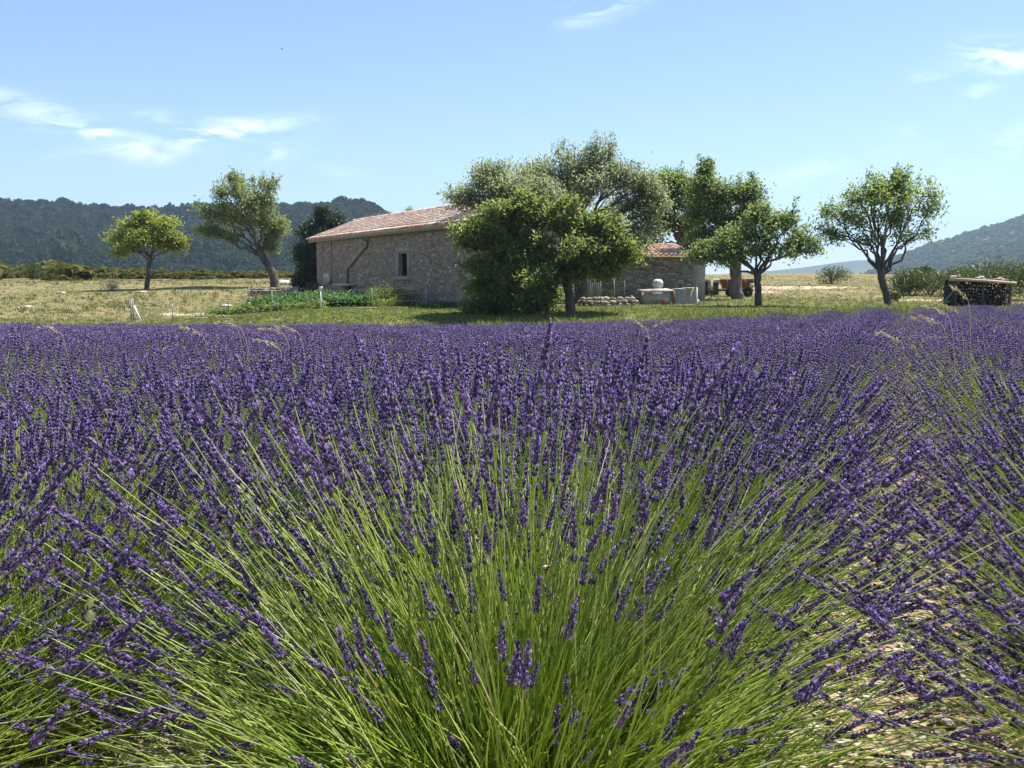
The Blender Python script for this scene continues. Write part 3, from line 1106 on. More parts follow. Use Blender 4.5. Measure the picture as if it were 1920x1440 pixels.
# ------------------------------------------------------------------ trees
def tree(name, label, px, Y, trunk, lobes, leaf, bark='bark', n_twig=60, per=14, ln=.11, wd=.05, spread=.30, droop=0.0, shoots=0, group=None, cat='tree',
         dr=7, flat=1.0, zoff=0.0, depth=0.8, shoot_len=(.5, 1.0)):
    """trunk: [(col,row,radius_px)...] from the ground up; lobes: [(col,row,rx_px,rz_px,weight[,dy])] in photograph columns and rows at distance Y"""
    k = Y / 1866.7
    X0, _, Z0 = at(px, Y)
    gy = Z0 + zoff

    def loc(c, r, dy=0.0):
        return np.array([(c - px) * k, dy, zrow(r, Y) - gy])
    root = empty(name, (X0, Y, gy - 0.03))
    tag(root, label, cat, group)
    wood, fol = MB(), MB()
    tp = [loc(c, r) for c, r, _ in trunk]
    tp[0][2] = -0.15
    tr = [q[2] * k * .82 for q in trunk]
    # smooth trunk
    tt = np.linspace(0, len(tp) - 1, 4 * len(tp))
    P = np.stack([np.interp(tt, range(len(tp)), [p[i] for p in tp]) for i in range(3)], 1)
    Rr = np.interp(tt, range(len(tp)), tr)
    P[1:-1] += rng.normal(0, .12, (len(P) - 2, 3)) * Rr[1:-1, None] * .5
    Rr[0] *= 1.35
    tube(wood, P, Rr, 9, rough=.06)
    fork = P[-1]
    rf = Rr[-1]
    tw_end, tw_dir, tw_P, tw_R = [], [], [], []
    for lb in lobes:
        c, r, rx, rz, wgt = lb[:5]
        dy = lb[5] if len(lb) > 5 else 0.0
        cen = loc(c, r + dr, dy)
        ax = np.array([rx * k * 1.12, max(rx * k * depth, .4), rz * k * .92])
        # limb
        start = P[rng.integers(max(1, len(P) - 4), len(P))]
        vec = cen - start
        mid = start + vec * .45 + np.array([0, 0, .14 * np.linalg.norm(vec)]) + rng.normal(0, .1, 3) * np.linalg.norm(vec)
        n = 9
        Lb = bez(start, mid, cen, n)
        Lb[1:-1] += rng.normal(0, .03, (n - 2, 3)) * np.linalg.norm(vec)
        lr = np.linspace(rf * .36, rf * .09, n)
        tube(wood, Lb, lr, 6, rough=.05)
        # second order branches
        nb = max(4, int(wgt * n_twig / 9))
        tips = []
        for q in range(nb):
            s = Lb[rng.integers(3, n)]
            d = rand_dirs(1)[0]
            if d[2] < -.3:
                d[2] *= .4
            e = cen + d * ax * rng.uniform(.55, 1.12)
            v = e - s
            B = bez(s, s + v * .5 + rng.normal(0, .12, 3) * np.linalg.norm(v) + np.array([0, 0, .08]), e, 6)
            tube(wood, B, np.linspace(rf * .10 + .008, .007, 6), 4, cap=False)
            tips.append((B, ax))
        nt = int(wgt * n_twig)
        for q in range(nt):
            B, _ = tips[rng.integers(len(tips))]
            s = B[rng.integers(3, 6)]
            d = rand_dirs(1)[0]
            e = B[-1] + d * (.16 + .30 * ax) * rng.uniform(.35, 1.0)
            v = e - s
            ml = .35 * (rx * k + rz * k) + .35
            lv = np.linalg.norm(v)
            if lv > ml:
                s = e - v / lv * ml
            tw_P.append(bez(s, (s + e) / 2 + rng.normal(0, .08, 3), e, 4))
            tw_R.append(np.linspace(.011, .004, 4))
            tw_end.append(e)
            tw_dir.append(unit(e - s + 1e-6))
    n_reg = len(tw_end)
    # upright shoots on the upper outline
    if shoots:
        E = np.array(tw_end)
        top = np.argsort(-(E[:, 2] - .25 * np.abs(E[:, 0])))[:max(shoots * 3, 10)]
        for q in rng.choice(top, min(shoots, len(top)), replace=False):
            s = E[q]
            e = s + np.array([rng.normal(0, .15), rng.normal(0, .15), rng.uniform(*shoot_len) * .75])
            tw_P.append(bez(s, (s + e) / 2, e, 4))
            tw_R.append(np.linspace(.010, .004, 4))
            for f in (.25, .5, .75, 1.0):
                tw_end.append(s + (e - s) * f)
                tw_dir.append(np.array([0, 0, 1.0]))
    tubes(wood, np.array(tw_P), np.array(tw_R), 3)
    E, Dv = np.array(tw_end), np.array(tw_dir)
    idx = np.concatenate([np.repeat(np.arange(n_reg), per), np.repeat(np.arange(n_reg, len(E)), max(6, per // 2))])
    n = len(idx)
    sp = np.where(idx < n_reg, spread, spread * .42)[:, None]
    back = rng.uniform(-1.2, .5, n)[:, None] * np.where(idx < n_reg, spread, spread * .3)[:, None]
    C = E[idx] + Dv[idx] * back + rng.normal(0, 1, (n, 3)).clip(-1.7, 1.7) * sp * np.array([.62, .62, .55 * flat])
    D = unit(Dv[idx] * .4 + rand_dirs(n) * .9 + np.array([0, 0, -droop]))
    Nn = unit(rand_dirs(n) + np.array([0, 0, .9]))
    leaves(fol, C, D, Nn, ln * rng.uniform(.7, 1.3, n), wd * rng.uniform(.7, 1.3, n))
    wood.build('trunk', M[bark], root, smooth=True)
    fol.build('crown', M[leaf], root)
    return root


tree('almond_tree', 'small lime green almond tree standing alone on the dry meadow', 282, 62,
     [(278, 543, 6.5), (281, 520, 5.5), (284, 500, 5.2), (288, 482, 6)],
     [(245, 440, 30, 24, 1.2), (262, 412, 28, 18, 1.0), (300, 410, 32, 18, 1.1), (318, 445, 28, 26, 1.2), (280, 450, 34, 24, 1.1, -.5), (283, 420, 30, 24, .9, .6), (228, 462, 14, 10, .4), (338, 455, 12, 12, .4)],
     'leaf_lime', n_twig=95, per=14, ln=.19, wd=.08, spread=.34, shoots=16, shoot_len=(.3, .7))
tree('almond_tree', 'tall leaning almond tree above the dry stone wall', 515, 64,
     [(520, 532, 12), (514, 512, 9.5), (500, 488, 8), (488, 466, 8)],
     [(445, 352, 36, 26, 1.2), (492, 360, 28, 32, 1.1), (412, 390, 30, 22, 1.0), (395, 425, 20, 20, .7), (440, 400, 36, 28, 1.0, .6), (505, 405, 26, 30, .9), (528, 430, 22, 16, .6), (470, 385, 34, 40, 1.0, -.7), (425, 435, 22, 14, .5), (508, 452, 14, 20, .5)],
     'leaf_almond', n_twig=105, per=14, ln=.19, wd=.075, spread=.36, shoots=22, shoot_len=(.4, .9))
tree('evergreen_tree', 'dark dense evergreen tree against the left end of the farmhouse', 604, 60.2,
     [(604, 556, 6), (602, 520, 5), (604, 480, 5)],
     [(600, 430, 26, 34, 1.6), (625, 425, 30, 28, 1.3), (592, 475, 32, 30, 1.6), (585, 520, 28, 30, 1.5), (612, 500, 32, 44, 1.5), (596, 540, 26, 14, .9), (620, 400, 18, 14, .5)],
     'leaf_dark', n_twig=150, per=30, ln=.16, wd=.07, spread=.26, droop=.2, shoots=14, shoot_len=(.3, .6))
tree('poplar_tree', 'pale green tree top showing above the farmhouse ridge', 735, 78,
     [(738, 540, 5), (738, 480, 4), (736, 440, 4)],
     [(715, 410, 18, 14, .8), (738, 408, 22, 16, 1.0), (768, 402, 14, 10, .5), (745, 420, 30, 16, 1.0)],
     'leaf_almond', n_twig=90, per=14, ln=.15, wd=.06, spread=.35, shoots=8, shoot_len=(.3, .6))
tree('almond_tree', 'huge grey green old almond tree towering behind the farmhouse end', 1075, 45,
     [(1085, 566, 22), (1082, 520, 18), (1078, 470, 16), (1085, 440, 14)],
     [(1000, 330, 34, 36, 1.1), (1045, 315, 36, 34, 1.2), (1090, 305, 38, 30, 1.2), (1130, 312, 34, 34, 1.1), (1170, 330, 34, 34, 1.1), (905, 350, 34, 30, 1.0, -4.4), (945, 345, 30, 24, .8, -4.4), (868, 375, 26, 22, .7, -4.4),
      (1190, 375, 34, 30, 1.0), (1200, 420, 28, 34, 1.0), (1040, 365, 50, 30, 1.2, .9), (1150, 385, 24, 24, .5, 1.2), (930, 385, 44, 22, .9, -4.4), (985, 380, 44, 26, 1.0, -4.0), (955, 362, 40, 22, .9, -5), (985, 372, 44, 24, 1.2, -5.5), (1010, 380, 40, 24, 1.0, -5), (1100, 345, 34, 30, .9, -.6), (1180, 455, 34, 22, .8), (1215, 400, 14, 24, .4), (1222, 362, 22, 34, .8), (1205, 340, 20, 24, .6)],
     'leaf_olive', n_twig=120, per=14, ln=.15, wd=.06, spread=.34, shoots=46, shoot_len=(.5, 1.2))
tree('almond_tree', 'leaning dark trunked tree rising over the annex roof', 1295, 56,
     [(1302, 560, 13), (1296, 500, 11), (1282, 465, 10), (1264, 435, 9)],
     [(1235, 335, 26, 22, .9), (1268, 335, 28, 22, .9), (1228, 375, 22, 30, .9), (1262, 375, 30, 30, 1.0), (1228, 425, 20, 26, .7), (1300, 350, 26, 26, .9), (1225, 455, 18, 12, .4), (1300, 400, 26, 30, .7, .8), (1318, 325, 14, 16, .5), (1215, 345, 18, 26, .6), (1288, 345, 28, 26, .9), (1290, 385, 30, 30, 1.0, -.5), (1250, 410, 26, 24, .8), (1295, 430, 26, 24, .8), (1330, 375, 24, 30, .8)],
     'leaf_right', n_twig=110, per=14, ln=.17, wd=.075, spread=.34, shoots=16, shoot_len=(.4, .9))
tree('walnut_tree', 'broad tree with thick straight trunk in front of the orange trailer', 1380, 48,
     [(1384, 562, 17), (1378, 545, 14), (1378, 515, 13.5), (1376, 485, 13), (1372, 465, 11)],
     [(1320, 345, 30, 30, 1.1), (1358, 352, 34, 26, 1.1), (1395, 365, 26, 28, 1.0), (1318, 395, 32, 30, 1.1), (1365, 400, 44, 32, 1.3), (1312, 440, 26, 26, .9), (1350, 445, 40, 26, 1.0, .4), (1405, 400, 20, 28, .7), (1300, 470, 20, 14, .5), (1318, 318, 9, 14, .35)],
     'leaf_small', bark='bark_pale', n_twig=120, per=14, ln=.16, wd=.075, spread=.34, shoots=18, shoot_len=(.4, .8))
tree('cherry_tree', 'small forked cherry tree with wide flat crown left of the vase tree', 1420, 41,
     [(1421, 576, 9.5), (1420, 550, 7.5), (1418, 525, 7.5), (1418, 513, 9)],
     [(1330, 470, 30, 16, .9), (1370, 455, 34, 22, 1.1), (1415, 440, 36, 26, 1.2), (1455, 430, 30, 26, 1.1), (1490, 450, 30, 24, 1.0), (1440, 470, 44, 18, 1.1), (1385, 478, 34, 14, .9), (1508, 470, 20, 12, .6), (1305, 478, 22, 12, .6), (1475, 412, 20, 16, .6), (1415, 400, 24, 22, .7), (1345, 490, 34, 10, .7)],
     'leaf_small', n_twig=70, per=14, ln=.15, wd=.07, dr=-3, spread=.28, droop=.35, shoots=14, flat=.8, shoot_len=(.3, .6))
tree('plum_tree', 'vase shaped tree with round crown and bent trunk standing apart', 1662, 39.5,
     [(1666, 578, 9.5), (1660, 552, 8.5), (1650, 525, 8), (1646, 502, 9)],
     [(1555, 395, 26, 24, .9), (1590, 370, 30, 24, 1.1), (1622, 356, 30, 22, 1.1), (1650, 350, 30, 22, 1.2), (1682, 352, 30, 22, 1.1), (1645, 375, 36, 22, 1.0, -.6), (1715, 365, 28, 22, 1.0), (1735, 395, 22, 22, .7), (1600, 410, 34, 24, 1.0), (1650, 400, 38, 26, 1.0, .5), (1700, 405, 32, 26, .9), (1575, 440, 24, 14, .6),
      (1620, 440, 26, 12, .5), (1690, 435, 28, 12, .5), (1540, 430, 14, 12, .4), (1728, 430, 14, 14, .3)],
     'leaf_right', n_twig=50, per=12, ln=.14, wd=.065, dr=3, spread=.31, shoots=34, shoot_len=(.3, .7))
tree('cherry_tree', 'spreading cherry tree with low skirts in front of the farmhouse', 1070, 36,
     [(1072, 584, 13), (1068, 560, 10.5), (1064, 535, 10), (1058, 510, 10)],
     [(960, 388, 46, 20, .9, -.5), (1000, 395, 60, 26, 1.3), (1060, 402, 60, 30, 1.3), (1120, 425, 46, 30, 1.2), (920, 420, 50, 26, 1.1), (885, 440, 34, 22, .8), (960, 450, 60, 34, 1.3), (1050, 465, 70, 36, 1.4, -.8), (1140, 465, 44, 34, 1.1), (930, 495, 50, 30, 1.0), (1000, 510, 60, 28, 1.2, -.6),
      (920, 540, 46, 26, .9), (975, 555, 50, 26, 1.0, -.3), (1090, 505, 50, 20, .9), (1150, 495, 30, 18, .6), (895, 570, 26, 14, .5), (1020, 545, 30, 24, .6, .8), (930, 580, 50, 14, .8, .3), (1010, 575, 30, 16, .5, .9)],
     'leaf_cherry', n_twig=125, per=18, ln=.16, wd=.075, spread=.27, droop=.4, shoots=26, flat=.8, shoot_len=(.25, .5))


# ------------------------------------------------------------------ shrubs
def shrub(name, label, px, Y, w, h, leaf, n=900, ln=.12, wd=.06, group=None, cat='shrub', lobes=5, py=None, stems=True):
    X, Yg, Z = at(px, Y)
    root = empty(name, (X, Y, Z - .02))
    tag(root, label, cat, group)
    fo = MB()
    per = n // lobes
    for q in range(lobes):
        c = np.array([rng.uniform(-.3, .3) * w, rng.uniform(-.3, .3) * w, h * rng.uniform(.32, .6)])
        ax = np.array([w * rng.uniform(.26, .4), w * rng.uniform(.26, .4), h * rng.uniform(.32, .46)])
        d = rand_dirs(per)
        C = c + d * ax * (rng.uniform(.5, 1.1, per)[:, None])
        C[:, 2] = np.abs(C[:, 2])
        leaves(fo, C, unit(d * .6 + rand_dirs(per)), unit(rand_dirs(per) + d), ln * rng.uniform(.6, 1.3, per), wd * rng.uniform(.6, 1.3, per))
    fo.build('foliage', M[leaf], root)
    st = MB()
    for q in range(6):
        e = np.array([rng.uniform(-.3, .3) * w, rng.uniform(-.3, .3) * w, h * rng.uniform(.5, .8)])
        tube(st, bez((0, 0, -.05), e * .5 + np.array([0, 0, .1 * h]), e, 4), np.linspace(.03, .008, 4) * min(1.5, h), 4, cap=False)
    st.build('stem', M['bark'], root)
    return root


shrub('shrub', 'small dead grey shrub on the dry meadow', 214, 60, 1.0, .75, 'leaf_grey', 700, .09, .03)
shrub('shrub', 'tallest dark shrub of the scrub at far left', 64, 88, 1.7, 2.0, 'leaf_bush', 900, .18, .09)
shrub('shrub', 'rounded dark shrub alone on the meadow skyline', 1556, 76, 2.6, 1.5, 'leaf_bush', 1500, .14, .07)
HB = 'rounded green bushes behind the woodpile'
for px, Y, w, h, lab in ((1690, 62, 2.2, 1.5, 'rounded green bush right of the vase tree trunk'), (1740, 62, 2.6, 1.4, 'second rounded green bush left of the woodpile'),
                         (1785, 60, 2.6, 1.7, 'green bush half hidden by the left post of the woodpile'), (1835, 58, 2.8, 1.9, 'tall green bush straight behind the woodpile roof'),
                         (1880, 56, 2.8, 2.1, 'tall green bush behind the right end of the woodpile'), (1935, 55, 2.8, 1.9, 'green bush cut by the right edge beyond the woodpile')):
    shrub('bush', lab, px, Y - 6, w * 1.15, h * 1.08, 'leaf_bush', 2400, .13, .065, group=HB, cat='bush', lobes=7)
shrub('bush', 'little green bush between two thin stakes near the vase tree', 1680, 47, .75, .6, 'leaf_bush', 500, .09, .05, cat='bush')
shrub('bush', 'tall yellow green bush in the vegetable garden', 716, 41.6, 1.5, 1.05, 'leaf_yellow', 900, .1, .045, cat='bush')
shrub('bush', 'lower yellow green bush beside the white fence post', 762, 41.2, 1.3, .85, 'leaf_yellow', 800, .1, .045, cat='bush')
shrub('bush', 'trailing yellowish bush at the front of the garden', 735, 39.8, 1.6, .45, 'leaf_yellow', 700, .1, .045, cat='bush')
shrub('bush', 'light green bush growing beside the plank gate', 1132, 43.2, .75, .8, 'leaf_yellow', 400, .09, .045, cat='bush')
shrub('bush', 'grassy green tufts at the foot of the farmhouse wall', 838, 38.6, 1.8, .35, 'leaf_potato', 600, .2, .025, cat='bush')

# scrub along the far edge of the meadow: one mass
n = 1500
sx = rng.uniform(-64, 3, n)
sy = rng.uniform(70, 110, n)
cl = vnoise(sx * .16, sy * .16, 31)
ok = (cl + (sy - 92) * .075 + np.clip(-sx - 34, -20, 20) * .02) > .15
sx, sy, cl = sx[ok], sy[ok], cl[ok]
n = len(sx)
P = np.stack([sx, sy, T(sx, sy) + .1], 1)
protos = [crown_proto('scrub_clump_%d' % k, M['leaf_scrub'], 170) for k in range(4)]
s = rng.lognormal(-.45, .38, n) * (.62 + .45 * (1 - sstep(-52, -24, sx)))
o = instances('scrub', protos, P, np.stack([np.zeros(n), np.zeros(n), rng.uniform(0, 6.3, n)], 1), np.stack([s * 1.5, s * 1.5, s], 1))
tag(o, 'low olive green scrub along the far edge of the meadow', 'scrub', kind='stuff')
n = 26
sx = rng.uniform(36, 75, n)
sy = rng.uniform(66, 100, n)
P = np.stack([sx, sy, T(sx, sy) + .2], 1)
s = rng.uniform(.45, .9, n)
protos = [crown_proto('scrub_clump_r%d' % k, M['leaf_bush'], 200) for k in range(3)]
o = instances('scrub', protos, P, np.stack([np.zeros(n), np.zeros(n), rng.uniform(0, 6.3, n)], 1), np.stack([s * 1.4, s * 1.4, s], 1))
tag(o, 'dark scrub at the far right edge of the meadow', 'scrub', kind='stuff')


# vegetable plants in rows
def veg_proto(k, n, h, w, mat, ln, wd):
    mb = MB()
    d = rand_dirs(n)
    d[:, 2] = np.abs(d[:, 2])
    C = d * np.array([w, w, h]) * rng.uniform(.45, 1.0, (n, 1))
    leaves(mb, C, unit(d * .8 + rand_dirs(n) * .7 + np.array([0, 0, -.15])), unit(rand_dirs(n) * .6 + np.array([0, 0, 1.0])), ln * rng.uniform(.6, 1.2, n), wd * rng.uniform(.6, 1.2, n))
    st = MB()
    for q in range(5):
        e = rand_dirs(1)[0] * np.array([w * .6, w * .6, h * .4]) + np.array([0, 0, h * .5])
        tube(st, bez((0, 0, -.05), e * np.array([.4, .4, .6]), e, 4), np.linspace(.012, .005, 4), 4, cap=False)
    return mb.mesh('leaves', M[mat]), st.mesh('stem', M['leaf_potato'])


vp = [veg_proto(k, 130, .52, .42, 'leaf_potato', .17, .1) for k in range(4)]
vl = [veg_proto(k, 60, .38, .2, 'leaf_small', .28, .035) for k in range(3)]
cnt = 0
for r, Y in enumerate((40.6, 41.9, 43.2, 44.6, 46.0, 47.5)):
    for q in range(24):
        px = 470 + r * 8 + q * 13.5 + rng.uniform(-4, 4)
        lim = 700 if Y < 42.5 else 695 - (Y - 42) * 14
        if px > lim:
            continue
        X, _, Z = at(px, Y)
        e = empty('vegetable_plant', (X, Y + rng.uniform(-.15, .15), Z - .01), rng.uniform(0, 6.3))
        tag(e, 'leafy dark green vegetable plant in the rows of the fenced garden', 'plant', 'vegetable plants in the garden rows')
        a, b = vp[cnt % 4]
        s = rng.uniform(.8, 1.15)
        link('leaves', a, e, scale=(s, s, s))
        link('stem', b, e, scale=(s, s, s))
        cnt += 1
for q in range(26):
    px = 402 + q * 8.2 + rng.uniform(-2, 2)
    X, _, Z = at(px, 39.6 + rng.uniform(-.15, .15))
    e = empty('leek_plant', (X, 39.6, Z - .01), rng.uniform(0, 6.3))
    tag(e, 'bluish green upright leek plant in the front garden row', 'plant', 'leeks in the front garden row')
    a, b = vl[q % 3]
    link('leaves', a, e)
    link('stem', b, e)


# ------------------------------------------------------------------ walls, fences and yard objects
def loose_stone(name='stone', key='limestone', r=1.0):
    mb = MB()
    n = 7
    a = np.linspace(0, 2 * math.pi, n + 1)[:-1]
    V = [np.array([[0, 0, -.38]])]
    for q, z in ((.75, -.3), (1.0, 0.0), (.72, .32)):
        V.append(np.stack([np.cos(a) * q, np.sin(a) * q * .8, np.full(n, z)], 1))
    V.append(np.array([[0, 0, .42]]))
    V = np.concatenate(V)
    V = V * rng.uniform(.78, 1.15, (len(V), 1))
    F3 = [[0, 1 + (i + 1) % n, 1 + i] for i in range(n)] + [[1 + 2 * n + i, 1 + 2 * n + (i + 1) % n, 3 * n + 1] for i in range(n)]
    F4 = [[1 + k * n + i, 1 + k * n + (i + 1) % n, 1 + (k + 1) * n + (i + 1) % n, 1 + (k + 1) * n + i] for k in range(2) for i in range(n)]
    mb.add(V * r, F4)
    mb.f.append((np.array(F3), 0))
    return mb.mesh(name, M[key])


ROCKS = [loose_stone() for _ in range(8)]
ROCKS_G = [loose_stone('stone', 'stone_grey') for _ in range(8)]
ROCKS_S = [loose_stone('stone', 'stone') for _ in range(8)]


def dry_wall(label, p0, p1, h, thick, meshes, sl=.26, sh=.13, top=None):
    """dry stone wall from stones laid in courses, each stone a part"""
    p0, p1 = np.array(p0), np.array(p1)
    Ln = np.linalg.norm(p1 - p0)
    ang = math.atan2(p1[1] - p0[1], p1[0] - p0[0])
    z = float(T(*((p0 + p1) / 2)))
    root = empty('dry_stone_wall', (p0[0], p0[1], z - .04), ang)
    tag(root, label, 'wall')
    zz = 0.0
    k = 0
    while zz < h:
        x = rng.uniform(-.1, .0)
        while x < Ln:
            l = rng.uniform(.6, 1.5) * sl
            hh = sh * rng.uniform(.8, 1.2)
            for yy in ((-thick / 2, thick / 2) if zz + sh < h else (0,)):
                o = link('stone', meshes[k % 8], root, (x + l / 2, yy + rng.normal(0, .02), zz + hh / 2), (rng.normal(0, .1), rng.normal(0, .1), rng.choice([0, math.pi]) + rng.normal(0, .15)),
                         (l * .56, thick * .42, hh * 1.35))
                k += 1
            x += l
        zz += sh * .92
    return root


X, Y, _ = at(470, 55.5)
X2, Y2, _ = at(566, 55.0)
dry_wall('low dark dry stone wall left of the farmhouse under the leaning tree', (X, Y), (X2, Y2), .42, .45, ROCKS_G)
X, Y, _ = at(1090, 40.5)
X2, Y2, _ = at(1182, 41.6)
dry_wall('low pale dry stone wall between the cherry trunk and the concrete bench', (X, Y), (X2, Y2), .36, .4, ROCKS_S, .3, .14)
X, Y, _ = at(1020, 39.2)
X2, Y2, _ = at(1062, 39.6)
dry_wall('short stretch of stone wall behind the cherry trunk', (X, Y), (X2, Y2), .26, .4, ROCKS_S, .3, .14)


def boards(name, label, px0, px1, Y, z0, z1, nb, mat, cat, rails=2, tilt=0.0):
    X0, _, Z = at(px0, Y)
    X1 = at(px1, Y)[0]
    root = empty(name, (X0, Y, Z), 0)
    tag(root, label, cat)
    w = (X1 - X0) / nb
    for q in range(nb):
        b = MB()
        box(b, q * w + .012, (q + 1) * w - .012, -.012, .012, z0 + rng.normal(0, .01), z1 + rng.normal(0, .025))
        o = b.build('board', mat, root)
        o.rotation_euler = (tilt, 0, rng.normal(0, .01))
    for q in range(rails):
        b = MB()
        zz = z0 + (z1 - z0) * (q + .5) / rails
        box(b, 0, X1 - X0, .016, .05, zz - .04, zz + .04)
        b.build('rail', M['wood_grey'], root)
    return root


boards('wooden_pallet', 'grey weathered wooden pallet leaning on the dry stone wall', 536, 562, 54.3, .02, .55, 6, M['wood_grey'], 'pallet')
boards('plank_screen', 'brown plank screen between the evergreen and the farmhouse corner', 575, 601, 55.2, .0, .72, 5, M['wood_dark'], 'screen')
boards('plank_gate', 'tall grey plank gate right of the cherry tree trunk', 1100, 1126, 43.0, .1, 1.15, 7, M['wood_grey'], 'gate')

# garden fence: iron posts with thin wires
gf = empty('garden_fence', (0, 0, 0))
tag(gf, 'thin wire garden fence on iron posts in front of the vegetables', 'fence')
posts = [(247, 37.6, .86, 'iron', .03), (252, 37.9, .86, 'iron', .03), (325, 38.0, .64, 'iron', .022), (511, 38.8, .86, 'iron', .022), (603, 39.0, .78, 'white_paint', .028), (700, 39.0, .8, 'wood_grey', .02), (800, 38.6, .92, 'iron', .022),
         (468, 46.5, .8, 'iron', .02), (430, 44, .6, 'wood_grey', .015), (960, 38.7, .85, 'wood_grey', .02), (1012, 38.9, .85, 'wood_grey', .02), (1126, 40.0, 1.1, 'wood_grey', .02), (1152, 41.5, 1.15, 'iron', .022), (1170, 42.2, 1.1, 'wood_grey', .02)]
tops = []
for px, Y, h, mt, r in posts:
    X, _, Z = at(px, Y)
    b = MB()
    e = np.array([rng.normal(0, .02), 0, h])
    tube(b, [(0, 0, -.2), e], r, 6)
    po = b.build('post', M[mt], gf, loc=(X, Y, Z))
    if px == 603:
        b = MB()
        tube(b, [(0, 0, h - .04), (0, 0, h + .0), (.01, 0, h + .09), (.01, 0, h + .1)], [.03, .06, .075, .06], 8)
        b.build('post_cap', M['white_paint'], po)
    tops.append(np.array([X, Y, Z]) + e)
order = [1, 2, 3, 4, 5, 6]
for f in (.35, .65, .93):
    b = MB()
    for i, j in zip(order[:-1], order[1:]):
        p, q = tops[i].copy(), tops[j].copy()
        p[2] -= posts[i][2] * (1 - f)
        q[2] -= posts[j][2] * (1 - f)
        tube(b, [p, (p + q) / 2 - np.array([0, 0, .03]), q], .0035, 3, cap=False)
    b.build('wire', M['iron'], gf)
X, Y, Z = at(252, 37.4)
b = MB()
tube(b, [(0.02, 0, .62), (.36, -.2, .0)], .03, 6)
tag(b.build('leaning_pole', M['white_paint'], loc=(X, Y, Z)), 'white painted pole leaning on the end post of the garden fence', 'pole')
X, Y, Z = at(356, 38.2)
b = MB()
box(b, 0, .95, -.07, .07, 0, .07, jit=.004)
tag(b.build('timber_beam', M['wood_pale'], loc=(X, Y, Z + .0)), 'short pale timber beam lying on the grass left of the leeks', 'beam')
X, Y, Z = at(405, 38.7)
X2 = at(790, 38.9)[0]
for q in range(5):
    xa, xb = X + (X2 - X) * q / 5, X + (X2 - X) * (q + 1) / 5 - .1
    b = MB()
    box(b, 0, xb - xa, -.02, .02, 0, .06, jit=.004)
    tag(b.build('edging_board', M['wood_pale'], loc=(xa, Y + .1, float(T(xa, Y)) + .0)), 'thin pale edging board along the front of the vegetable garden', 'board', 'edging boards of the garden')
for px, top, bot in ((1668, 528, 552), (1691, 521, 556)):
    Y = 47.0
    X, _, Z = at(px, Y)
    b = MB()
    tube(b, [(0, 0, -.1), (.02, 0, zrow(top, Y) - Z)], .018, 5)
    tag(b.build('stake', M['wood_grey'], loc=(X, Y, Z)), 'thin grey stake %s the little bush near the vase tree' % ('left of' if px < 1680 else 'right of'), 'stake')

# boulders
for px, Y, s, lab in ((532, 66.5, (1.0, .6, .55), 'pale boulder at the foot of the leaning almond tree'), (116, 58, (.35, .25, .2), 'small white rock far left on the meadow'), (268, 58.5, (.45, .3, .14), 'flat white rock at the foot of the lime green tree'),
                      (425, 45.5, (.35, .25, .16), 'white rock left of the vegetable garden'), (55, 46, (.3, .2, .14), 'white rock low on the left meadow slope'), (1302, 44.0, (.3, .3, .3), 'pale block right of the fibre cement sheets')):
    X, Y, Z = at(px, Y)
    tag(link('boulder', ROCKS[px % 8], None, (X, Y, Z + s[2] * .2), (0, 0, px), s), lab, 'rock')


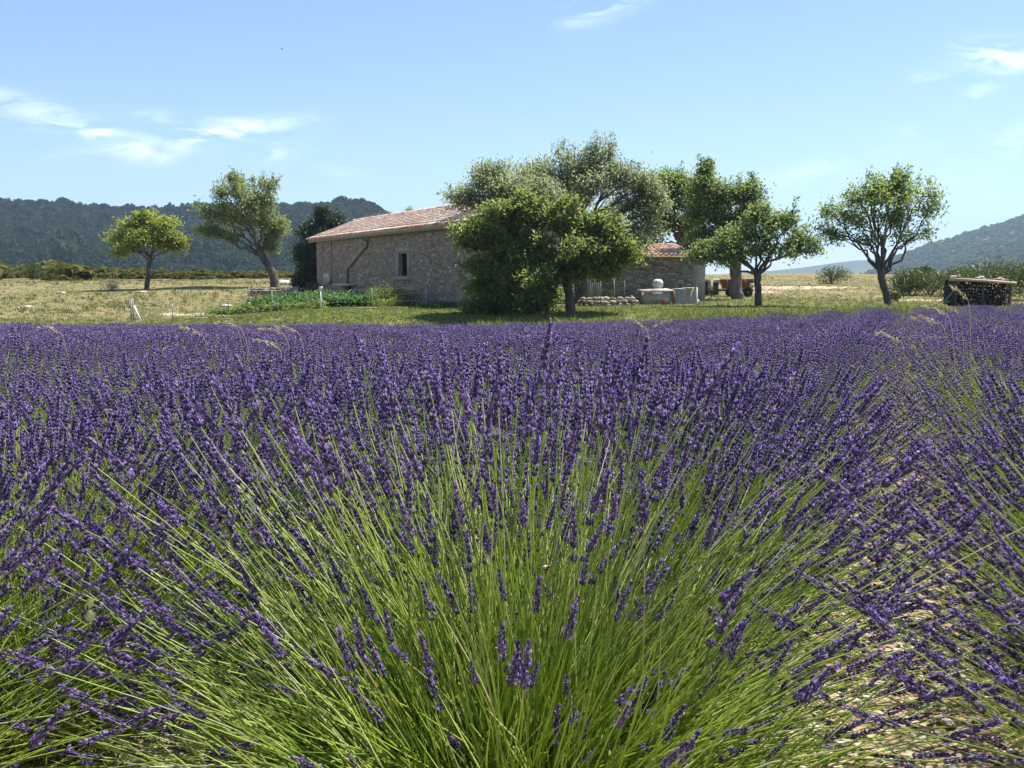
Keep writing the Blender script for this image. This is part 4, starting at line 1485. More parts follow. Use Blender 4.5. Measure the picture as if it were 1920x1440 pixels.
def bench():
    Y = 43.0
    X, _, Z = at(1213, Y)
    k = Y / 1866.7
    root = empty('concrete_bench', (X, Y, Z), R(6))
    tag(root, 'low concrete work bench with white drum before the grey annex', 'bench')
    b = MB()
    box(b, -.15, .95, -.25, .75, -.1, .5)
    box(b, .1, .82, -.30, -.252, .1, .47)
    b.build('wall', M['concrete'], root)
    b = MB()
    V = np.array([(-.25, -.42, .5), (1.05, -.42, .55), (1.05, .9, .6), (-.25, .9, .55), (-.25, -.42, .57), (1.05, -.42, .62), (1.05, .9, .67), (-.25, .9, .62)])
    b.add(V, BOXF)
    b.build('slab', M['concrete'], root)
    b = MB()
    box(b, 1.04, 1.14, -.3, -.2, -.1, .56)
    b.build('post', M['rust'], root)
    for q in range(4):
        b = MB()
        x0 = 1.16 + q * .25
        n_ = 9
        xs = np.linspace(0, .24, n_)
        yy = -.25 + .025 * np.sin(xs / .24 * 2 * math.pi) + q * .004
        top = .62 + .035 * q
        Va = np.stack([x0 + xs, yy, np.full(n_, -.1)], 1)
        Vb = np.stack([x0 + xs, yy, np.full(n_, top)], 1)
        Vc, Vd = Va + np.array([0, .012, 0]), Vb + np.array([0, .012, 0])
        V = np.concatenate([Va, Vb, Vc, Vd])
        F = [[i, i + 1, n_ + i + 1, n_ + i] for i in range(n_ - 1)] + [[2 * n_ + i + 1, 2 * n_ + i, 3 * n_ + i, 3 * n_ + i + 1] for i in range(n_ - 1)]
        F += [[n_ + i, n_ + i + 1, 3 * n_ + i + 1, 3 * n_ + i] for i in range(n_ - 1)] + [[0, n_, 3 * n_, 2 * n_], [n_ - 1, 3 * n_ - 1, 4 * n_ - 1, 2 * n_ - 1]]
        b.add(V, F)
        b.build('fibre_sheet', M['fibre'], root)
    for q in range(2):
        b = MB()
        box(b, 1.2 + q * .42, 1.52 + q * .42, -.3, .4, .645 + .04 * q, .67 + .04 * q)
        b.build('cover_strip', M['white_paint'], root)
    # white drum in its stand
    Xd, _, _ = at(1233, Y)
    d = empty('white_drum', (Xd, Y + .15, Z + .62))
    tag(d, 'round white drum standing in a wire frame on the concrete bench', 'drum')
    b = MB()
    pr = [(0, .07), (.12, .08), (.19, .13), (.23, .21), (.235, .29), (.215, .36), (.17, .42), (.1, .45), (.0, .46)]
    a = np.linspace(0, 2 * math.pi, 17)[:-1]
    V = np.concatenate([np.stack([np.cos(a) * r, np.sin(a) * r, np.full(16, z)], 1) for r, z in pr])
    F = [[i * 16 + j, i * 16 + (j + 1) % 16, (i + 1) * 16 + (j + 1) % 16, (i + 1) * 16 + j] for i in range(len(pr) - 1) for j in range(16)]
    b.add(V, F)
    b.build('drum_body', plain('drum_paint', (0.52, 0.52, 0.50), (0.68, 0.68, 0.66), 9, 0.6, 0.3, 0.15, 0.01, detail=7), d, smooth=True)
    b = MB()
    tube(b, [(math.cos(t) * .24, math.sin(t) * .24, .27) for t in np.linspace(0, 2 * math.pi, 18)], .012, 5)
    b.build('rim', M['iron'], d)
    for q in range(4):
        t = math.pi / 4 + q * math.pi / 2
        b = MB()
        tube(b, [(math.cos(t) * .24, math.sin(t) * .24, .27), (math.cos(t) * .3, math.sin(t) * .3, 0)], .012, 5)
        b.build('leg', M['iron'], d)


bench()
X, Y, Z = at(1187, 42.2)
b = MB()
box(b, -.05, .05, -.05, .05, -.1, .42)
tag(b.build('short_post', M['rust'], loc=(X, Y, Z)), 'short leaning red brown post left of the concrete bench', 'post').rotation_euler = (0, R(-14), 0)
X, Y, Z = at(1245, 42.3)
b = MB()
tube(b, [(0, 0, 0), (0, 0, .02), (0, 0, .17), (0, 0, .18)], [.07, .085, .11, .115], 10)
bo = b.build('bucket', M['red_paint'], loc=(X, Y, Z), smooth=True)
tag(bo, 'small red bucket in the grass below the concrete bench', 'bucket')
b = MB()
tube(b, [(math.cos(t) * .11, 0, .17 + math.sin(t) * .1) for t in np.linspace(0, math.pi, 8)], .006, 4)
b.build('handle', M['iron'], bo)


def shed():
    Y = 56.0
    X, _, Z = at(1319, Y)
    Z = zrow(556, Y)
    Z = float(T(X, Y))
    root = empty('garden_shed', (X, Y, Z), R(3))
    tag(root, 'little cream shed with white flat roof beside the orange trailer', 'shed')
    hgt = zrow(526, Y) - Z
    b = MB()
    box(b, 0, .86, 0, .9, -.2, hgt)
    b.build('wall', M['cream'], root)
    b = MB()
    box(b, .50, .80, -.04, -.003, .05, hgt - .12)
    dd = b.build('door', M['wood_dark'], root)
    b = MB()
    box(b, .53, .56, -.06, -.043, .45, .52)
    b.build('handle', M['iron'], dd)
    b = MB()
    box(b, .02, .2, -.035, -.003, .05, hgt - .08)
    b.build('dark_panel', M['wood_dark'], root)
    b = MB()
    box(b, -.1, .98, -.15, 1.05, hgt + .004, hgt + .09)
    b.build('roof', M['white_paint'], root)


shed()


def trailer():
    Y = 53.5
    X, _, Z = at(1380, Y)
    root = empty('tipping_trailer', (X, Y, Z), R(-8))
    tag(root, 'rusty orange tipping trailer parked behind the thick tree trunk', 'trailer')
    b = MB()
    V = np.array([(-.75, -.45, .42), (.80, -.45, .42), (.80, .5, .42), (-.75, .5, .42), (-.92, -.52, .92), (.86, -.52, .95), (.86, .57, .95), (-.92, .57, .92)])
    F = [[0, 3, 2, 1], [0, 1, 5, 4], [1, 2, 6, 5], [2, 3, 7, 6], [3, 0, 4, 7]]
    b.add(V, F)
    V2 = V * np.array([.95, .93, 1]) + np.array([0, 0, .03])
    b.add(V2, [f[::-1] for f in F])
    b.add(np.concatenate([V[4:], V2[4:]]), [[0, 1, 5, 4], [1, 2, 6, 5], [2, 3, 7, 6], [3, 0, 4, 7]])
    body = b.build('tipping_body', M['rust'], root)
    for x in (-.55, -.1, .35, .78):
        q = MB()
        box(q, x - .02, x + .02, -.56, -.50, .44, .92)
        q.build('rib', M['rust'], body)
    b = MB()
    box(b, -.95, .85, -.3, -.22, .30, .40)
    box(b, -.95, .85, .25, .33, .30, .40)
    tube(b, [(-.9, 0, .33), (-1.55, 0, .28)], .04, 6)
    b.build('chassis', M['wood_dark'], root)
    for x in (-.35, .55):
        for y in (-.45, .5):
            w = MB()
            pr = [(.10, -.07), (.2, -.075), (.235, -.05), (.235, .05), (.2, .075), (.10, .07)]
            a = np.linspace(0, 2 * math.pi, 17)[:-1]
            Vw = np.concatenate([np.stack([np.cos(a) * r, np.full(16, yy), np.sin(a) * r], 1) for r, yy in pr])
            Fw = [[i * 16 + j, i * 16 + (j + 1) % 16, (i + 1) * 16 + (j + 1) % 16, (i + 1) * 16 + j] for i in range(5) for j in range(16)]
            w.add(Vw, Fw)
            wo = w.build('wheel', M['rubber'], root, smooth=True, loc=(x, y, .235))
            h = MB()
            tube(h, [(0, -.05, 0), (0, .05, 0)], .105, 12)
            h.build('hub', M['rust'], wo)
    # loader arm leaning to the right
    b = MB()
    tube(b, [(.85, -.2, .9), (1.5, -.2, 1.22)], .035, 6)
    b.build('drawbar', M['wood_grey'], root)
    b = MB()
    box(b, .6, .86, -.60, -.565, .5, .72)
    b.build('rear_plate', M['cream'], root)


trailer()
# rusty plough parts lying left of the trailer
X, Y, Z = at(1310, 47.0)
e = empty('old_cart', (X, Y, Z), R(20))
tag(e, 'dark old farm cart frame beside the corner pier', 'cart')
for q in range(2):
    b = MB()
    tube(b, [(math.cos(t) * .3, 0, .3 + math.sin(t) * .3) for t in np.linspace(0, 2 * math.pi, 18)], .025, 5)
    w = b.build('wheel', M['wood_dark'], e, loc=(.2, -.3 + .7 * q, 0))
    for s in range(6):
        b = MB()
        t = s * math.pi / 3
        tube(b, [(0, 0, .3), (math.cos(t) * .29, 0, .3 + math.sin(t) * .29)], .015, 4)
        b.build('spoke', M['wood_dark'], w)
b = MB()
box(b, -.5, .6, -.22, .32, .36, .44)
tube(b, [(-.5, .05, .4), (-1.0, .05, .12)], .03, 5)
b.build('frame', M['wood_dark'], e)
X, Y, Z = at(1304, 43.4)
b = MB()
tube(b, [(0, 0, -.1), (0, 0, .85)], .035, 6)
tag(b.build('dark_stake', M['wood_dark'], loc=(X, Y, Z)), 'dark wooden stake in front of the corner pier', 'stake')


# ------------------------------------------------------------------ woodpile
def woodpile():
    Y = 39.5
    X, _, Z = at(1782, Y)
    k = Y / 1866.7
    W = 108 * k
    root = empty('woodpile', (X, Y, Z), R(2))
    tag(root, 'roofed pile of stacked firewood at the right edge of the lavender', 'woodpile')
    ztop = zrow(524, Y) - Z
    t = NT('log_end')
    r = t.rnd()
    tc = t.n('ShaderNodeTexCoord')
    wv = t.n('ShaderNodeTexWave')
    wv.wave_type = 'RINGS'
    wv.inputs['Scale'].default_value = 9
    t.link(tc.outputs['Object'], wv.inputs[0])
    c = t.ramp(r, [(0, (.07, .05, .036)), (.55, (.16, .115, .08)), (.85, (.30, .22, .15)), (1, (.52, .42, .31))])
    c = t.mix(.3, c, t.ramp(wv.outputs[0], [(0, (.6, .6, .6)), (1, (1.1, 1.1, 1.1))]), 'MULTIPLY')
    end = t.surf(c, .9, .15)
    logs = []
    for q in range(8):
        b = MB()
        n_ = 8
        a = np.linspace(0, 2 * math.pi, n_ + 1)[:-1]
        rr = rng.uniform(.85, 1.1, n_)
        if q % 3 == 0:
            rr[:4] *= .55
        Va = np.stack([np.cos(a) * rr, np.zeros(n_), np.sin(a) * rr], 1)
        Vb = Va + np.array([0, 1, 0])
        b.add(np.concatenate([Va, Vb]), [[i, (i + 1) % n_, n_ + (i + 1) % n_, n_ + i][::-1] for i in range(n_)], 0)
        b.f.append((np.array([list(range(n_))]), 1))
        b.f.append((np.array([list(range(2 * n_ - 1, n_ - 1, -1))]), 1))
        logs.append(b.mesh('log', [M['wood_dark'], end]))
    z = .0
    row = 0
    while z < ztop - .16:
        x = .02 + (row % 2) * .05
        while x < W - .08:
            r_ = rng.uniform(.042, .075)
            if z > ztop - .4 and x < W * .4 and rng.random() < .55:
                x += r_ * 2
                continue
            link('log', logs[rng.integers(8)], root, (x + r_, rng.uniform(-.08, .03), z + r_ + rng.normal(0, .008)), (0, rng.uniform(0, 6.3), 0), (r_, .9, r_))
            x += r_ * 1.9
        z += .108
        row += 1
    for x, y in ((.06, -.12), (W * .5, -.14), (W - .04, -.12), (.14, .9), (W - .14, .9)):
        b = MB()
        tube(b, bez((x, y, -.2), (x + .02, y, ztop * .5), (x + .03, y, ztop), 5), .055, 7, rough=.08)
        b.build('post', M['wood_dark'], root)
    b = MB()
    tube(b, [(-.18, -.17, ztop + .02), (W * .5, -.17, ztop - .05), (W + .18, -.17, ztop - .14)], [.06, .055, .05], 8, rough=.06)
    b.build('front_pole', M['wood_pale'], root)
    b = MB()
    V = np.array([(-.1, -.1, ztop + .06), (W + .1, -.1, ztop - .08), (W + .1, 1.05, ztop - .02), (-.1, 1.05, ztop + .1)])
    V = np.concatenate([V, V + np.array([0, 0, .03])])
    b.add(V, BOXF)
    b.build('roof_sheet', M['wood_dark'], root)
    for q in range(17):
        f = [0.02, .05, .1, .13, .42, .46, .5, .55, .58, .48, .78, .82, .86, .9, .95, .84, .92][q]
        s = rng.uniform(.09, .16)
        zz = ztop + .12 - .14 * f
        link('roof_stone', ROCKS[q % 8], root, (W * f, rng.uniform(-.05, .25), zz + (.05 if q in (2, 6, 12) else 0)), (rng.normal(0, .2), rng.normal(0, .2), rng.uniform(0, 6)), (s, s * .9, s * .6))
    b = MB()
    tube(b, [(.0, -.14, ztop * .62), (-.55, -.2, .05)], .016, 5)
    b.build('brace', M['wood_grey'], root)


woodpile()


# ------------------------------------------------------------------ meadow grass
def grass(name, label, xs, ys, h, w, mat, blades=5):
    n_ = len(xs)
    Z = T(xs, ys)
    idx = np.repeat(np.arange(n_), blades)
    m = len(idx)
    hh = h[idx] * rng.uniform(.6, 1.2, m)
    base = np.stack([xs[idx] + rng.normal(0, .06, m), ys[idx] + rng.normal(0, .06, m), Z[idx] - .02], 1)
    lean = np.stack([rng.normal(0, .45, m), rng.normal(0, .45, m), np.ones(m)], 1) * hh[:, None]
    a = rng.uniform(0, math.pi, m)
    side = np.stack([np.cos(a), np.sin(a), np.zeros(m)], 1) * (w * rng.uniform(.6, 1.3, m))[:, None]
    mid = base + lean * .55 + np.array([0, 0, .06]) * hh[:, None]
    V = np.stack([base - side, base + side, mid + side * .8, mid - side * .8, base + lean], 1).reshape(-1, 3)
    i = np.arange(m)[:, None] * 5
    mb = MB()
    mb.add(V, i + np.array([[0, 1, 2, 3]]))
    mb.f.append((i + np.array([[3, 2, 4]]), 0))
    o = mb.build(name, mat)
    tag(o, label, 'grass', kind='stuff')


t = NT('meadow_grass')
nz = t.noise(.22, 4)
r = t.rnd()
f = t.math('ADD', t.math('MULTIPLY', r, .55), t.math('MULTIPLY', nz, .6))
c = t.ramp(f, [(.25, (.13, .16, .045)), (.5, (.19, .205, .07)), (.75, (.25, .235, .10)), (.98, (.36, .31, .17))])
M['grass'] = t.surf(c, .7, .25, transl=t.mix(.3, c, (.26, .28, .08)), tfac=.3)
t = NT('lush_grass')
nz = t.noise(.35, 4)
r = t.rnd()
f = t.math('ADD', t.math('MULTIPLY', r, .6), t.math('MULTIPLY', nz, .5))
c = t.ramp(f, [(.2, (.10, .135, .03)), (.5, (.18, .21, .055)), (.85, (.31, .30, .11))])
M['lush'] = t.surf(c, .7, .25, transl=t.mix(.5, c, (.28, .36, .06)), tfac=.4)
n = 24000
gy = 31.2 + (rng.random(n) ** 1.6) * 62
gx = rng.uniform(-.56, .56, n) * (gy + 4)
ok = gy > field_end(gx) + .2
gx, gy = gx[ok], gy[ok]
grass('meadow_grass', 'dry yellow and green grass over the meadow', gx, gy, np.full(len(gx), .075) * (1 + .5 * rng.random(len(gx))), .016, M['grass'], 5)
n = 9000
gy = 31.0 + rng.random(n) ** 1.3 * 7.5
gx = rng.uniform(-.53, .56, n) * gy
ok = gy > field_end(gx) + .15
gx, gy = gx[ok], gy[ok]
grass('verge_grass', 'greener grass on the bank between the lavender and the trees', gx, gy, .055 + .07 * rng.random(len(gx)), .012, M['lush'], 6)
n = 700
gy = rng.uniform(34, 78, n)
gx = rng.uniform(-.55, -.20, n) * gy
ok = vnoise(gx * .3, gy * .3, 55) > -.1
grass('meadow_tufts', 'taller uneven grass clumps on the left meadow', gx[ok], gy[ok], .10 + .16 * rng.random(ok.sum()), .02, M['grass'], 9)
# weeds under the cherry and along the bank
wx, wy = [], []
for px0, px1, Y, nn in ((885, 1165, 33.0, 420), (1260, 1620, 33.9, 520), (1560, 1700, 35.5, 160)):
    p = rng.uniform(px0, px1, nn)
    yy = Y + rng.normal(0, .5, nn)
    wx.append((p - 960) / 1866.7 * yy)
    wy.append(yy)
wx, wy = np.concatenate(wx), np.concatenate(wy)
grass('weeds', 'taller green weeds along the shaded bank under the trees', wx, wy, .14 + .14 * rng.random(len(wx)), .025, M['lush'], 9)


# ------------------------------------------------------------------ lavender
def spike_geo(lod, ln=1.0):
    """a lavender flower spike of unit length along +z: list of (verts, faces, material) ; material 0 calyx, 1 petal, 2 stem"""
    out = []
    if lod == 2:
        V, F = [], []
        zs = [(0.0, .0), (.12, .085), (.30, .10), (.33, .07), (.55, .095), (.60, .065), (.8, .07), (1.0, 0)]
        for q, (z0, z1, r) in enumerate(((0, .36, .10), (.28, .7, .105), (.6, 1.02, .075))):
            b = len(V)
            a0 = rng.uniform(0, 6.28)
            V += [(0, 0, z0)] + [(math.cos(a0 + t) * r, math.sin(a0 + t) * r, (z0 + z1) / 2) for t in np.arange(4) * math.pi / 2] + [(0, 0, z1)]
            for i in range(4):
                F += [[b, b + 1 + (i + 1) % 4, b + 1 + i], [b + 5, b + 1 + i, b + 1 + (i + 1) % 4]]
        out.append((np.array(V), np.array(F), 0))
        n_ = 3
        C = np.stack([rng.normal(0, .08, n_), rng.normal(0, .08, n_), rng.uniform(.1, .75, n_)], 1)
        mb = MB()
        leaves(mb, C, rand_dirs(n_), rand_dirs(n_), .16, .12)
        out.append((mb.v[0], mb.f[0][0], 1))
        return out
    nw = 8 if lod == 0 else 6
    V, F = [], []
    PC_, PD = [], []
    gap = rng.random() < .4
    for w in range(nw):
        f = w / (nw - 1)
        z = f * .88
        if gap and w == 0:
            z = -.16
        rad = (.085 + .05 * math.sin(min(1, f * 1.15 + .18) * math.pi)) * (1 - .5 * f ** 3)
        k = (7 if lod == 0 else 5) - (2 if w > nw - 3 else 0)
        a0 = rng.uniform(0, 6.28)
        for i in range(k):
            a = a0 + 2 * math.pi * i / k + rng.normal(0, .12)
            d = np.array([math.cos(a), math.sin(a), rng.uniform(.9, 1.9) + f * 1.2])
            d /= np.linalg.norm(d)
            p = np.array([math.cos(a) * rad * .3, math.sin(a) * rad * .3, z + rng.normal(0, .008)])
            L_ = rng.uniform(.15, .215) * (1 - .25 * f)
            rr = .040 if lod == 0 else .052
            _, s, u = frame_of(d)
            b = len(V)
            m = p + d * L_ * .62
            ns = 4 if lod == 0 else 3
            V.append(p)
            V += [m + (s * math.cos(t) + u * math.sin(t)) * rr for t in np.arange(ns) * 2 * math.pi / ns]
            V.append(p + d * L_)
            for q in range(ns):
                F += [[b, b + 1 + (q + 1) % ns, b + 1 + q], [b + ns + 1, b + 1 + q, b + 1 + (q + 1) % ns]]
            if rng.random() < (.22 if f < .75 else .05):
                PC_.append(p + d * L_ * 1.12)
                PD.append(d)
    out.append((np.array(V), np.array(F), 0))
    if PC_:
        mb = MB()
        C, D = np.array(PC_), np.array(PD)
        rep = 3 if lod == 0 else 2
        C = np.repeat(C, rep, 0)
        D = np.repeat(D, rep, 0)
        leaves(mb, C + rng.normal(0, .018, C.shape), unit(rand_dirs(len(C)) + D * .5), unit(D + .7 * rand_dirs(len(C))), rng.uniform(.07, .11, len(C)), rng.uniform(.06, .085, len(C)))
        out.append((mb.v[0], mb.f[0][0], 1))
    if lod == 0:
        mb = MB()
        tube(mb, [(0, 0, -.2), (0, 0, .8)], .014, 4, cap=False)
        out.append((mb.v[0], mb.f[0][0], 2))
    return out


SPK = {l: [spike_geo(l) for _ in range(10)] for l in (0, 1, 2)}


def spike_me(geo):
    mb = MB()
    for V, F, m in geo:
        mb.add(V, F, m)
    return mb.mesh('flower_spike', [M['lcal'], M['lpet'], M['lstem']])


SPK_ME = [spike_me(g) for g in SPK[0]]


def rot_to(D):
    """rotation matrices taking +z to each D, random twist"""
    D = unit(D)
    n_ = len(D)
    ref = rand_dirs(n_)
    s = unit(np.cross(D, ref))
    u = np.cross(D, s)
    return np.stack([s, u, D], 2)


def put_spikes(mb, tips, dirs, lens, lod, wide=1.0):
    Rm = rot_to(dirs)
    var = rng.integers(0, 10, len(tips))
    for k in range(10):
        sel = np.where(var == k)[0]
        if not len(sel):
            continue
        for V, F, m in SPK[lod][k]:
            Vs = V * np.array([wide, wide, 1])
            W = np.einsum('nij,vj->nvi', Rm[sel] * lens[sel][:, None, None], Vs) + tips[sel][:, None]
            Fa = (F[None] + (np.arange(len(sel)) * len(V))[:, None, None]).reshape(-1, F.shape[1])
            mb.add(W.reshape(-1, 3), Fa, m)


def stem_set(n_, Lm, th_max=84, seg=5, front=None, base_r=.24, h0=.16, low=.38, wid=.10, cap=None):
    """curved stems of one bush: returns points (n,seg,3), tip directions"""
    phi = rng.uniform(0, 2 * math.pi, n_)
    u = rng.random(n_)
    th = np.arccos(1 - u * (1 - math.cos(R(th_max))))
    L_ = Lm * rng.normal(1, .055, n_) * (1 + wid * np.sin(th))
    sh = rng.random(n_) < low
    L_ = np.where(sh, L_ * rng.uniform(.6, .97, n_), L_)
    if front is not None:
        # side that faces the camera is thinned: fewer and shorter stems there
        c = np.cos(phi - front)
        cut = np.clip((c - .0) / .55, 0, 1) * np.clip((th - .12) / .3, 0, 1)
        keep = rng.random(n_) > cut * .85
        L_ = L_ * (1 - .45 * cut)
        phi, th, L_ = phi[keep], th[keep], L_[keep]
    n_ = len(phi)
    rad = np.stack([np.cos(phi), np.sin(phi), np.zeros(n_)], 1)
    up = np.array([0, 0, 1.0])
    b0 = rad * (base_r * np.sin(th) * rng.uniform(.3, 1.1, n_))[:, None] + up * (h0 * np.cos(th * .8) * rng.uniform(.5, 1.1, n_))[:, None]
    b0 = b0 + rng.normal(0, 1, (n_, 3)) * np.array([.075, .075, .03])
    th0 = th * .72
    d0 = rad * np.sin(th0)[:, None] + up * np.cos(th0)[:, None]
    d1 = rad * np.sin(th)[:, None] + up * np.cos(th)[:, None]
    wob = rand_dirs(n_) * .17
    d0 = unit(d0 + rand_dirs(n_) * .14)
    p2 = b0 + (d0 * .55 + d1 * .5 + wob) * L_[:, None]
    p1 = b0 + d0 * (L_ * .5)[:, None]
    t_ = np.linspace(0, 1, seg)[None, :, None]
    P_ = (1 - t_) ** 2 * b0[:, None] + 2 * t_ * (1 - t_) * p1[:, None] + t_ ** 2 * p2[:, None]
    if cap:
        zt = P_[:, -1, 2]
        lim = cap * rng.normal(1, .045, n_)
        P_ = P_ * np.where(zt > lim, lim / np.maximum(zt, .01), 1.0)[:, None, None]
    Dt = unit(p2 - p1)
    Dt = unit(Dt + np.array([0, 0, .18]))
    return P_, Dt


def foliage(mb, n_, r=.34, h=.34, ln=.045, wd=.006):
    d = rand_dirs(n_)
    d[:, 2] = np.abs(d[:, 2])
    C = d * np.array([r, r, h]) * (rng.uniform(.35, 1.05, n_) ** .6)[:, None]
    D = unit(d * .7 + rand_dirs(n_) * .5 + np.array([0, 0, .45]))
    leaves(mb, C, D, rand_dirs(n_), ln * rng.uniform(.6, 1.4, n_), wd * rng.uniform(.7, 1.4, n_))


def bush_parts(n_st, Lm, lod, seg, sides, nleaf, srad, slen, wide=1.0, front=None, leafw=.006, leafl=.045, th_max=84, shoots=0, low=.3, cap=.74, shoot_w=1.0):
    P_, Dt = stem_set(n_st, Lm, th_max, seg, front, low=low, cap=cap)
    if front is not None:
        Pb, Db = stem_set(80, .40, 52, seg, None, base_r=.5, h0=.12, low=.5)
        P_, Dt = np.concatenate([P_, Pb]), np.concatenate([Dt, Db])
    n_ = len(P_)
    st, fo, sp = MB(), MB(), MB()
    tubes(st, P_, np.broadcast_to(np.linspace(srad * 1.25, srad * .85, seg), (n_, seg)), sides)
    foliage(fo, nleaf, ln=leafl, wd=leafw)
    if shoots:
        Ps, _ = stem_set(shoots, Lm * .62, th_max, 4, None, base_r=.34, h0=.14, low=.5)
        tubes(st, Ps, np.broadcast_to(np.array([1.4, 1.5, 1.2, .25]) * srad * shoot_w, (len(Ps), 4)), 3)
    lens = slen * rng.normal(1, .17, n_).clip(.55, 1.5)
    tips = P_[:, -1]
    return st, fo, sp, tips, Dt, lens, wide


def make_bush_meshes(lod, cfg):
    st, fo, sp, tips, Dt, lens, wide = bush_parts(**cfg, lod=lod)
    put_spikes(sp, tips, Dt, lens, lod, wide)
    return (st.mesh('stems', M['lstem']), fo.mesh('foliage', M['lleaf']), sp.mesh('flower_spikes', [M['lcal'], M['lpet'], M['lstem']]))


def bush_single(name, cfg, lod):
    st, fo, sp, tips, Dt, lens, wide = bush_parts(**cfg, lod=lod)
    put_spikes(sp, tips, Dt, lens, lod, wide)
    mb = MB()
    for src, off in ((st, 0), (fo, 1), (sp, 2)):
        for fa, m in src.f:
            mb.f.append((fa + mb.n, m + off))
        mb.v += src.v
        mb.n += src.n
    return mb.mesh(name, [M['lstem'], M['lleaf'], M['lcal'], M['lpet'], M['lstem']])


def bush_with_single_spikes(label, loc, rz, cfg, n_single, group=None):
    root = empty('lavender_bush', loc, 0)
    tag(root, label, 'lavender', group)
    st, fo, sp, tips, Dt, lens, wide = bush_parts(**cfg, lod=0)
    tag(st.build('stems', M['lstem'], root), kind='stuff')
    tag(fo.build('foliage', M['lleaf'], root), kind='stuff')
    # the spikes nearest the camera singly, the rest as one mass
    wp = tips + np.array(loc)
    d = np.linalg.norm(wp - np.array([0, 0, CAM_H]), axis=1)
    inf = np.abs(wp[:, 0]) < wp[:, 1] * .53
    order = np.argsort(d + np.where(inf, 0, 50))
    Rm = rot_to(Dt)
    for q in order[:n_single]:
        m4 = Matrix([list(r_) for r_ in Rm[q]]).to_4x4()
        o = link('flower_spike', SPK_ME[q % 10], root, tips[q], m4.to_euler(), (lens[q] * wide, lens[q] * wide, lens[q]))
    rest = order[n_single:]
    if len(rest):
        put_spikes(sp, tips[rest], Dt[rest], lens[rest], 0, wide)
        tag(sp.build('flower_spikes', [M['lcal'], M['lpet'], M['lstem']], root), kind='stuff')
    return root


def row_pos(k, a):
    o = HERO_OFF + SPACING * k + (.09 if k > 0 else .10 if k < 0 else 0)
    p = RD * a + RP * o
    return float(p[0]), float(p[1])


GROUP = 'lavender bushes of the field'
HERO_CFG = dict(n_st=1380, Lm=.68, seg=7, sides=4, nleaf=15000, srad=.0012, slen=.080, wide=.54, front=R(-90), th_max=87, shoots=3000, low=.14, cap=.855, shoot_w=1.25)
NEAR_CFG = dict(n_st=850, Lm=.65, seg=5, sides=3, nleaf=6000, srad=.0012, slen=.080, wide=.56, shoots=1300, cap=.79, shoot_w=1.2)
MID_CFG = dict(n_st=560, Lm=.62, seg=4, sides=3, nleaf=1800, srad=.0018, slen=.080, wide=.64, shoots=300, cap=.74, shoot_w=1.4, leafw=.012, leafl=.06, th_max=81)
LOW_CFG = dict(n_st=430, Lm=.60, seg=3, sides=3, nleaf=500, srad=.003, slen=.085, wide=.9, leafw=.03, leafl=.1, th_max=62, cap=.70)
hx, hy = row_pos(0, 1.68)
hx, hy = -.005, 1.82
bush_with_single_spikes('big open lavender bush filling the foreground, nearest of all', (hx, hy, float(T(hx, hy)) + .05), 0, HERO_CFG, 300)

near_meshes = [make_bush_meshes(0, NEAR_CFG) for _ in range(2)]
mid_meshes = [make_bush_meshes(1, MID_CFG) for _ in range(4)]
low_meshes = [bush_single('lavender_bush', LOW_CFG, 2) for _ in range(5)]
spots = []
for k in range(-24, 24):
    a = {0: 1.68 + .78, 1: 2.05, -1: 1.05}.get(k, rng.uniform(-1, 0))
    # rows further left start level with the camera
    while a < 60:
        X, Y = row_pos(k, a + rng.normal(0, .03))
        X += rng.normal(0, .03)
        if Y > field_end(X):
            break
        if Y > 1.2 and abs(X) < Y * .53 + 1.1 and math.hypot(X, Y) > 1.75:
            spots.append((math.hypot(X, Y), X, Y, k))
        a += .74 + rng.normal(0, .04)
spots.sort()
first = ['lavender bush at the left edge of the picture with upright dark spikes', 'lavender bush at the lower right leaning over the stony furrow']
named = {}
far = []
for i, (d, X, Y, k) in enumerate(spots):
    Z = float(T(X, Y)) + .02
    s = rng.uniform(.90, 1.06)
    if i >= 299:
        far.append((X, Y, Z, s))
        continue
    lab = 'lavender bush in the purple rows behind the open bush in front'
    if k == 1 and 'r' not in named:
        named['r'] = 1
        lab = first[1]
        bush_with_single_spikes(lab, (X, Y, Z), 0, NEAR_CFG, 150, GROUP)
        continue
    if k == -1 and 'l' not in named:
        named['l'] = 1
        lab = first[0]
        bush_with_single_spikes(lab, (X, Y, Z), 0, NEAR_CFG, 150, GROUP)
        continue
    if d < 4.2:
        root = empty('lavender_bush', (X, Y, Z), rng.uniform(0, 6.3))
        root.scale = (s, s, s)
        for me in near_meshes[i % 2]:
            tag(link(me.name.split('.')[0], me, root), kind='stuff')
    elif d < 9.5:
        root = empty('lavender_bush', (X, Y, Z), rng.uniform(0, 6.3))
        root.scale = (s, s, s)
        for me in mid_meshes[i % 4]:
            tag(link(me.name.split('.')[0], me, root), kind='stuff')
    else:
        root = link('lavender_bush', low_meshes[i % 5], None, (X, Y, Z), (0, 0, rng.uniform(0, 6.3)), (s, s, s))
    tag(root, lab, 'lavender', GROUP)
print('LAVENDER', len(spots), 'near', sum(1 for q in spots if q[0] < 4.2), 'mid', sum(1 for q in spots if q[0] < 9.5), 'd300', spots[299][0])
far = np.array(far)
protos = [bpy.data.objects.new('lavender_far_%d' % q, me) for q, me in enumerate(low_meshes)]
n = len(far)
o = instances('lavender_rows', protos, far[:, :3], np.stack([np.zeros(n), np.zeros(n), rng.uniform(0, 6.3, n)], 1), np.repeat(far[:, 3:4], 3, 1))
tag(o, 'distant purple lavender rows running to the grassy bank', 'lavender', kind='stuff')

